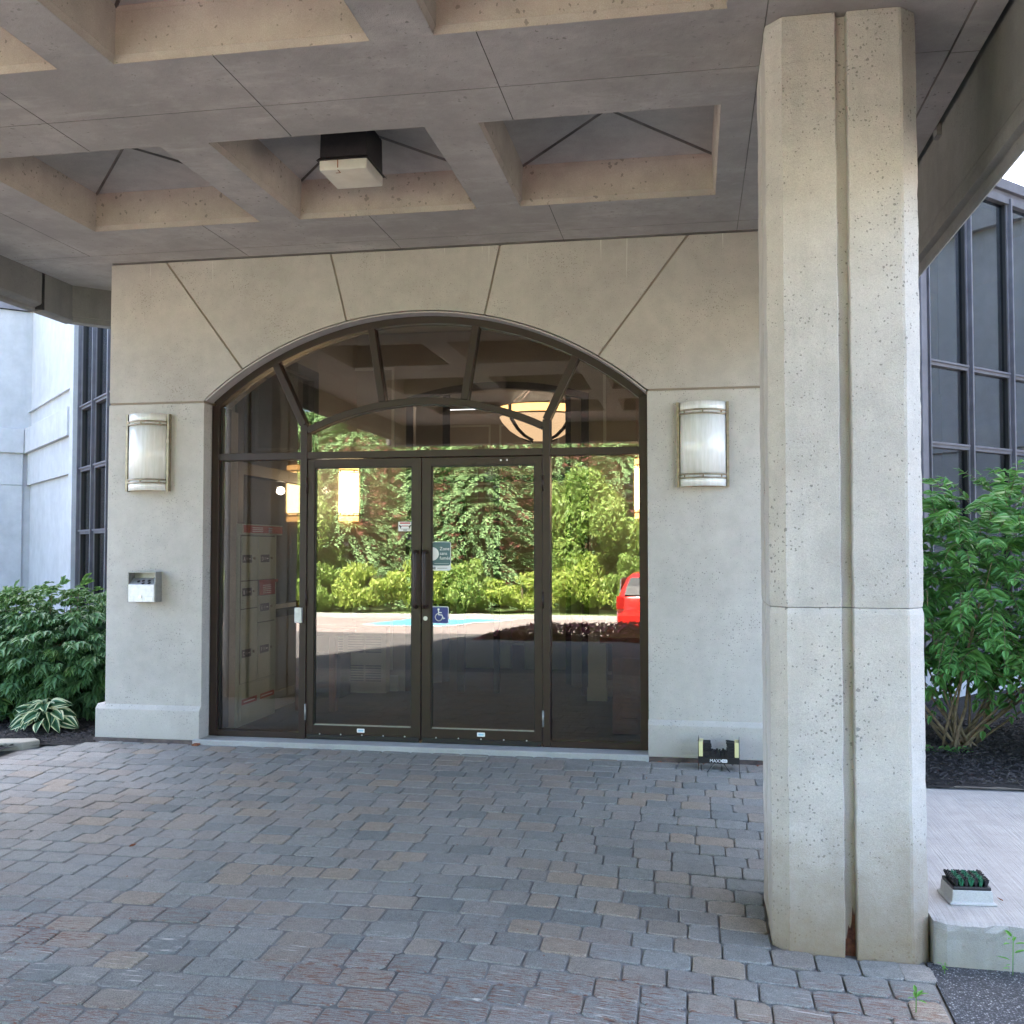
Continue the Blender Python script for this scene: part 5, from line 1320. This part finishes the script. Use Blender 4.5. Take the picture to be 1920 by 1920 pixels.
# low red bedding along the front of the canopy
r = random.Random(12)
t = thing('flower_bed', 'low bed of dark red foliage and pink flowers mirrored in the glass', 'flower bed', (-1.0, -13.6, lz(0, -13.6)))
MB().box(-3.6, 4.5, -.6, .5, -.05, .05, 'earth').build('soil', t)
b = MB()
for _ in range(9000):
    x = r.uniform(-3.6, 4.5); y = r.uniform(-.6, .5); h = (.42 + .12 * noise.noise((x * 1.3, y, 2))) * min(1, (x + 3.6) / 1.2 + .15); z = r.uniform(.03, h)
    s_ = r.uniform(.025, .05); q = Euler((r.uniform(-1, 1), r.uniform(-1, 1), r.uniform(0, 6))).to_matrix(); c = Vector((x, y, z))
    b.add([c + q @ Vector(k) * s_ for k in ((-1, -.5, 0), (1, -.5, 0), (1, .5, 0), (-1, .5, 0))], [(0, 1, 2, 3)], 'bedflower' if (r.random() < .14 and z > h * .6) else 'bedleaf')
b.build('bedding_foliage', t, kind='stuff')

# red hatchback
t = thing('red_hatchback', 'red hatchback car mirrored at the right edge of the glass', 'car', (-.98, -15.9, lz(0, -16.8)), R(3))
def carbody():
    b = MB()                       # rear faces +y; length along y, stations along y
    st = [(0.0, .30, .92, .60, .95), (-.06, .24, .95, .72, 1.0), (-.18, .22, .98, .80, 1.22), (-.42, .22, 1.0, .82, 1.46), (-.9, .22, 1.0, .84, 1.52), (-1.7, .22, 1.0, .84, 1.53), (-2.3, .22, 1.0, .84, 1.46), (-2.85, .22, .98, .83, 1.05), (-3.5, .22, .90, .82, .92), (-3.85, .26, .78, .74, .80)]
    rings = []
    for (y, zb, zw, hw2, zt) in st:
        roof = zt; ww = hw2; tw = ww * .72 if zt > 1.1 else ww * .92
        rings.append([(-ww * .93, y, zb), (-ww, y, zb + .22), (-ww, y, zw * .9), (-ww * .95, y, zw), (-tw, y, roof - .08 if roof > 1.1 else roof - .01), (-tw * .8, y, roof), (0, y, roof + .02), (tw * .8, y, roof), (tw, y, roof - .08 if roof > 1.1 else roof - .01), (ww * .95, y, zw), (ww, y, zw * .9), (ww, y, zb + .22), (ww * .93, y, zb)])
    n = len(rings[0]); v = [q for r_ in rings for q in r_]
    f = [(j * n + i, j * n + i + 1, (j + 1) * n + i + 1, (j + 1) * n + i) for j in range(len(rings) - 1) for i in range(n - 1)] + [list(range(n)), list(range(len(v) - n, len(v)))]
    b.add(v, f, 'redpaint', True); return b
o = carbody().build('body', t)
b = MB(); wv = []
for hw3, y, z in ((.60, -.028, 1.03), (.56, -.145, 1.225), (.50, -.36, 1.41)): wv += [(-hw3, y, z), (hw3, y, z)]
wv += [(x, y - .05, z - .03) for x, y, z in wv[:6]]
b.add(wv, [(0, 1, 3, 2), (2, 3, 5, 4), (6, 7, 9, 8), (8, 9, 11, 10), (0, 2, 8, 6), (2, 4, 10, 8), (1, 3, 9, 7), (3, 5, 11, 9), (0, 1, 7, 6), (4, 5, 11, 10)], 'carglass'); b.build('rear_window', t)
for sx in (-1, 1):
    MB().ext([(-2.5, 1.05), (-1.65, 1.05), (-1.65, 1.38), (-2.15, 1.38)], sx * .76, sx * .79, 'carglass', axis='x').build('side_window', t)
    MB().ext([(-1.58, 1.05), (-.62, 1.05), (-.80, 1.36), (-1.58, 1.38)], sx * .76, sx * .79, 'carglass', axis='x').build('side_window', t)
    MB().rbox(sx * .70 - .09, sx * .70 + .09, -.16, .02, .70, 1.0, 'taillight', .03).build('taillight', t)
    for yy in (-.72, -3.05): MB().tube([(sx * .62, yy, .30), (sx * .83, yy, .30)], .30, 'tyre', 22).build('wheel', t)
MB().rbox(-.76, .76, -.04, .10, .34, .60, 'redpaint', .05).build('bumper', t); MB().box(-.16, .16, .03, .035, .72, .82, 'white').build('licence_plate', t)

# trees
def spruce(seed, h, r0):
    rd = random.Random(seed); b = MB(); z = .4
    while z < h * .985:
        L_ = r0 * (1 - z / h) ** .75 + .12; nb = max(5, int(9 * (1 - .4 * z / h))); ph = rd.uniform(0, 6)
        for k in range(nb):
            a = ph + 2 * pi * k / nb + rd.uniform(-.25, .25); L2 = L_ * rd.uniform(.7, 1.15); d = Vector((cos(a), sin(a), 0)); s_ = Vector((-sin(a), cos(a), 0)); zz = z + rd.uniform(-.12, .12)
            m_ = max(4, int(L2 / .10))
            for i in range(m_):
                t = (i + 1) / m_; p = d * L2 * t + Vector((0, 0, zz + .10 * L2 * t - .40 * L2 * t * t))
                sp = .42 * L2 ** .5 * (1.05 - .6 * t)
                for sg in (-1, 1):
                    for q in range(5):
                        u = rd.uniform(.1, 1)
                        o_ = p + (s_ * sg * u * .8 + d * u * .45) * sp + Vector((0, 0, -.10 * u * u * sp + rd.uniform(-.03, .05)))
                        ln = rd.uniform(.09, .19); dr_ = (s_ * sg * rd.uniform(.2, 1) + d * .8 + Vector((0, 0, rd.uniform(-.6, .0)))).normalized(); e = o_ + dr_ * ln
                        w_ = rd.uniform(.02, .036); cr = dr_.cross(d * .6 + Vector((rd.uniform(-.35, .35), rd.uniform(-.35, .35), .8))).normalized() * w_
                        b.add([o_, o_.lerp(e, .5) + cr, e, o_.lerp(e, .5) - cr], [(0, 1, 2, 3)], 'spruce')
        z += .44
    me = bpy.data.meshes.new('crown'); me.from_pydata([tuple(v) for v in b.v], [], b.f); me.materials.append(b.mats[0]); return me
sm = [spruce(1, 12.5, 3.3), spruce(2, 11.2, 3.1), spruce(3, 13.5, 3.5)]
trm = [MB().tube([(0, 0, -.3), (0, 0, h * .5), (.03, 0, h * .97)], [.16, .10, .02], 'trunk', 8).mesh('trunk') for h in (12.5, 11.2, 13.5)]
spots = [(x, y - 3) for x, y in ((-21, -27.5), (-18.2, -26.2), (-15.4, -27.2), (-12.6, -25.8), (-10.1, -27.0), (-7.7, -25.9), (-5.2, -27.6), (-2.7, -28.2), (.6, -27.2), (3.6, -27.6))]
where = ['far left of the row', 'second from the left end', 'third from the left end', 'behind the left side light', 'behind the left door', 'behind the meeting stiles', 'behind the right door', 'behind the right door hinge', 'right of the sunlit willow', 'at the right end of the row']
for i, (x, y) in enumerate(spots):
    k = i % 3; t = thing('spruce_tree', 'blue-green spruce mirrored in the glass, ' + where[i], 'tree', (x, y, -.66), i * 1.7, 'spruces across the drive')
    for me, nm in ((sm[k], 'crown'), (trm[k], 'trunk')):
        o = bpy.data.objects.new(nm, me); C.objects.link(o); o.parent = t
back = [(-22.5, -34.5), (-19, -33.6), (-15.8, -34.4), (-12.6, -33.4), (-9.4, -34.2), (-6.2, -33.5), (-3, -34.6), (.4, -33.8), (3.8, -34.4)]
wb = ['leftmost', 'second from the left', 'third from the left', 'fourth from the left', 'in the middle', 'fourth from the right', 'third from the right', 'second from the right', 'rightmost']
for i, (x, y) in enumerate(back):
    k = (i + 1) % 3; t = thing('spruce_tree', 'spruce in the hinder row mirrored in the glass, ' + wb[i] + ' of that row', 'tree', (x, y, -.7), i * 2.3 + 1, 'spruces across the drive')
    for me, nm in ((sm[k], 'crown'), (trm[k], 'trunk')):
        o = bpy.data.objects.new(nm, me); C.objects.link(o); o.parent = t
def blob(seed, rx, ry, rz_, n, size, mt, lump=.45):
    rd = random.Random(seed); b = MB()
    cl = []
    for _ in range(34):
        v = Vector((rd.gauss(0, 1), rd.gauss(0, 1), rd.gauss(0, 1))).normalized() * rd.uniform(.45, .95)
        cl.append((Vector((v.x * rx, v.y * ry, v.z * rz_ + rz_)), rd.uniform(.18, .36)))
    for _ in range(n):
        c, q = rd.choice(cl); v = Vector((rd.gauss(0, 1), rd.gauss(0, 1), rd.gauss(0, 1))).normalized() * rd.uniform(.6, 1.0) * q
        p = c + Vector((v.x * rx * 1.1, v.y * ry * 1.1, v.z * rz_ * 1.1))
        if p.z < 0: p.z = rd.uniform(0, .2)
        out = v.normalized() * .6 + Vector((rd.uniform(-.7, .7), rd.uniform(-.7, .7), rd.uniform(-.5, .6))); out.normalize()
        u_ = out.cross(Vector((rd.uniform(-1, 1), rd.uniform(-1, 1), .3))).normalized(); w_ = out.cross(u_)
        l = size * rd.uniform(.6, 1.3)
        b.add([p - u_ * l, p - w_ * l * .42, p + u_ * l, p + w_ * l * .42], [(0, 1, 2, 3)], mt)
    me = bpy.data.meshes.new('crown'); me.from_pydata([tuple(v) for v in b.v], [], b.f); me.materials.append(b.mats[0]); return me
bl = [blob(1, 1.25, .9, .82, 4200, .085, 'bright2'), blob(2, 1.1, .85, .92, 4200, .085, 'bright'), blob(3, 1.4, .9, .72, 4200, .085, 'bright2')]
stub = MB().tube([(0, 0, -.2), (.02, 0, .9)], [.05, .02], 'trunk', 6).mesh('stem')
hw = ['at the far left end of the row', 'second from the left end', 'third from the left end', 'behind the left side light', 'left of the left door', 'behind the left door', 'behind the left door handle', 'behind the meeting stiles', 'behind the right door', 'behind the right door hinges', 'left of the red car', 'behind the red car']
for i in range(12):
    x = -19.5 + i * 1.75 + random.uniform(-.2, .2); y = -25.6 + random.uniform(-.4, .3)
    t = thing('hedge_shrub', ('yellow-green', 'bright green', 'low yellow-green')[i % 3] + ' sunlit shrub mirrored in the glass, ' + hw[i], 'shrub', (x, y, -.62), i * 1.1, 'sunlit shrubs across the drive')
    o = bpy.data.objects.new('crown', bl[i % 3]); C.objects.link(o); o.parent = t; o.scale = (1, 1, random.uniform(.9, 1.25)); o2 = bpy.data.objects.new('stem', stub); C.objects.link(o2); o2.parent = t
big = [blob(7, 2.0, 1.6, 2.6, 15000, .11, 'bright'), blob(8, 1.9, 1.5, 2.5, 15000, .11, 'bright')]
wt = MB().tube([(0, 0, -.3), (.1, 0, 1.5), (.0, .1, 3.5)], [.12, .09, .04], 'trunk', 8).mesh('trunk')
for i, (x, y, lb) in enumerate(((-3.6, -27.2, 'bright green leafy tree mirrored in the right side light'), (-.6, -27.4, 'bright green leafy tree mirrored beside the right jamb'), (-13.9, -27.0, 'bright green leafy tree mirrored in the left side light'))):
    t = thing('leafy_tree', lb, 'tree', (x, y, -.62), i * 2.0, 'broadleaf trees across the drive')
    for me, nm in ((big[i % 2], 'crown'), (wt, 'trunk')):
        o = bpy.data.objects.new(nm, me); C.objects.link(o); o.parent = t
t = thing('brick_house', 'red brick house glimpsed between the mirrored spruces', 'building', (-8, -41, -.5))
MB().box(-16, 16, -8, 0, 0, 8.5, 'brick').build('wall', t)
for i in range(8):
    for z in (1.2, 4.4): MB().box(-13.5 + i * 3.6, -12.1 + i * 3.6, 0, .04, z, z + 1.6, 'carglass').build('window', t)
MB().box(-16.4, 16.4, -8.4, .4, 8.5, 8.9, 'dark').build('roof', t)
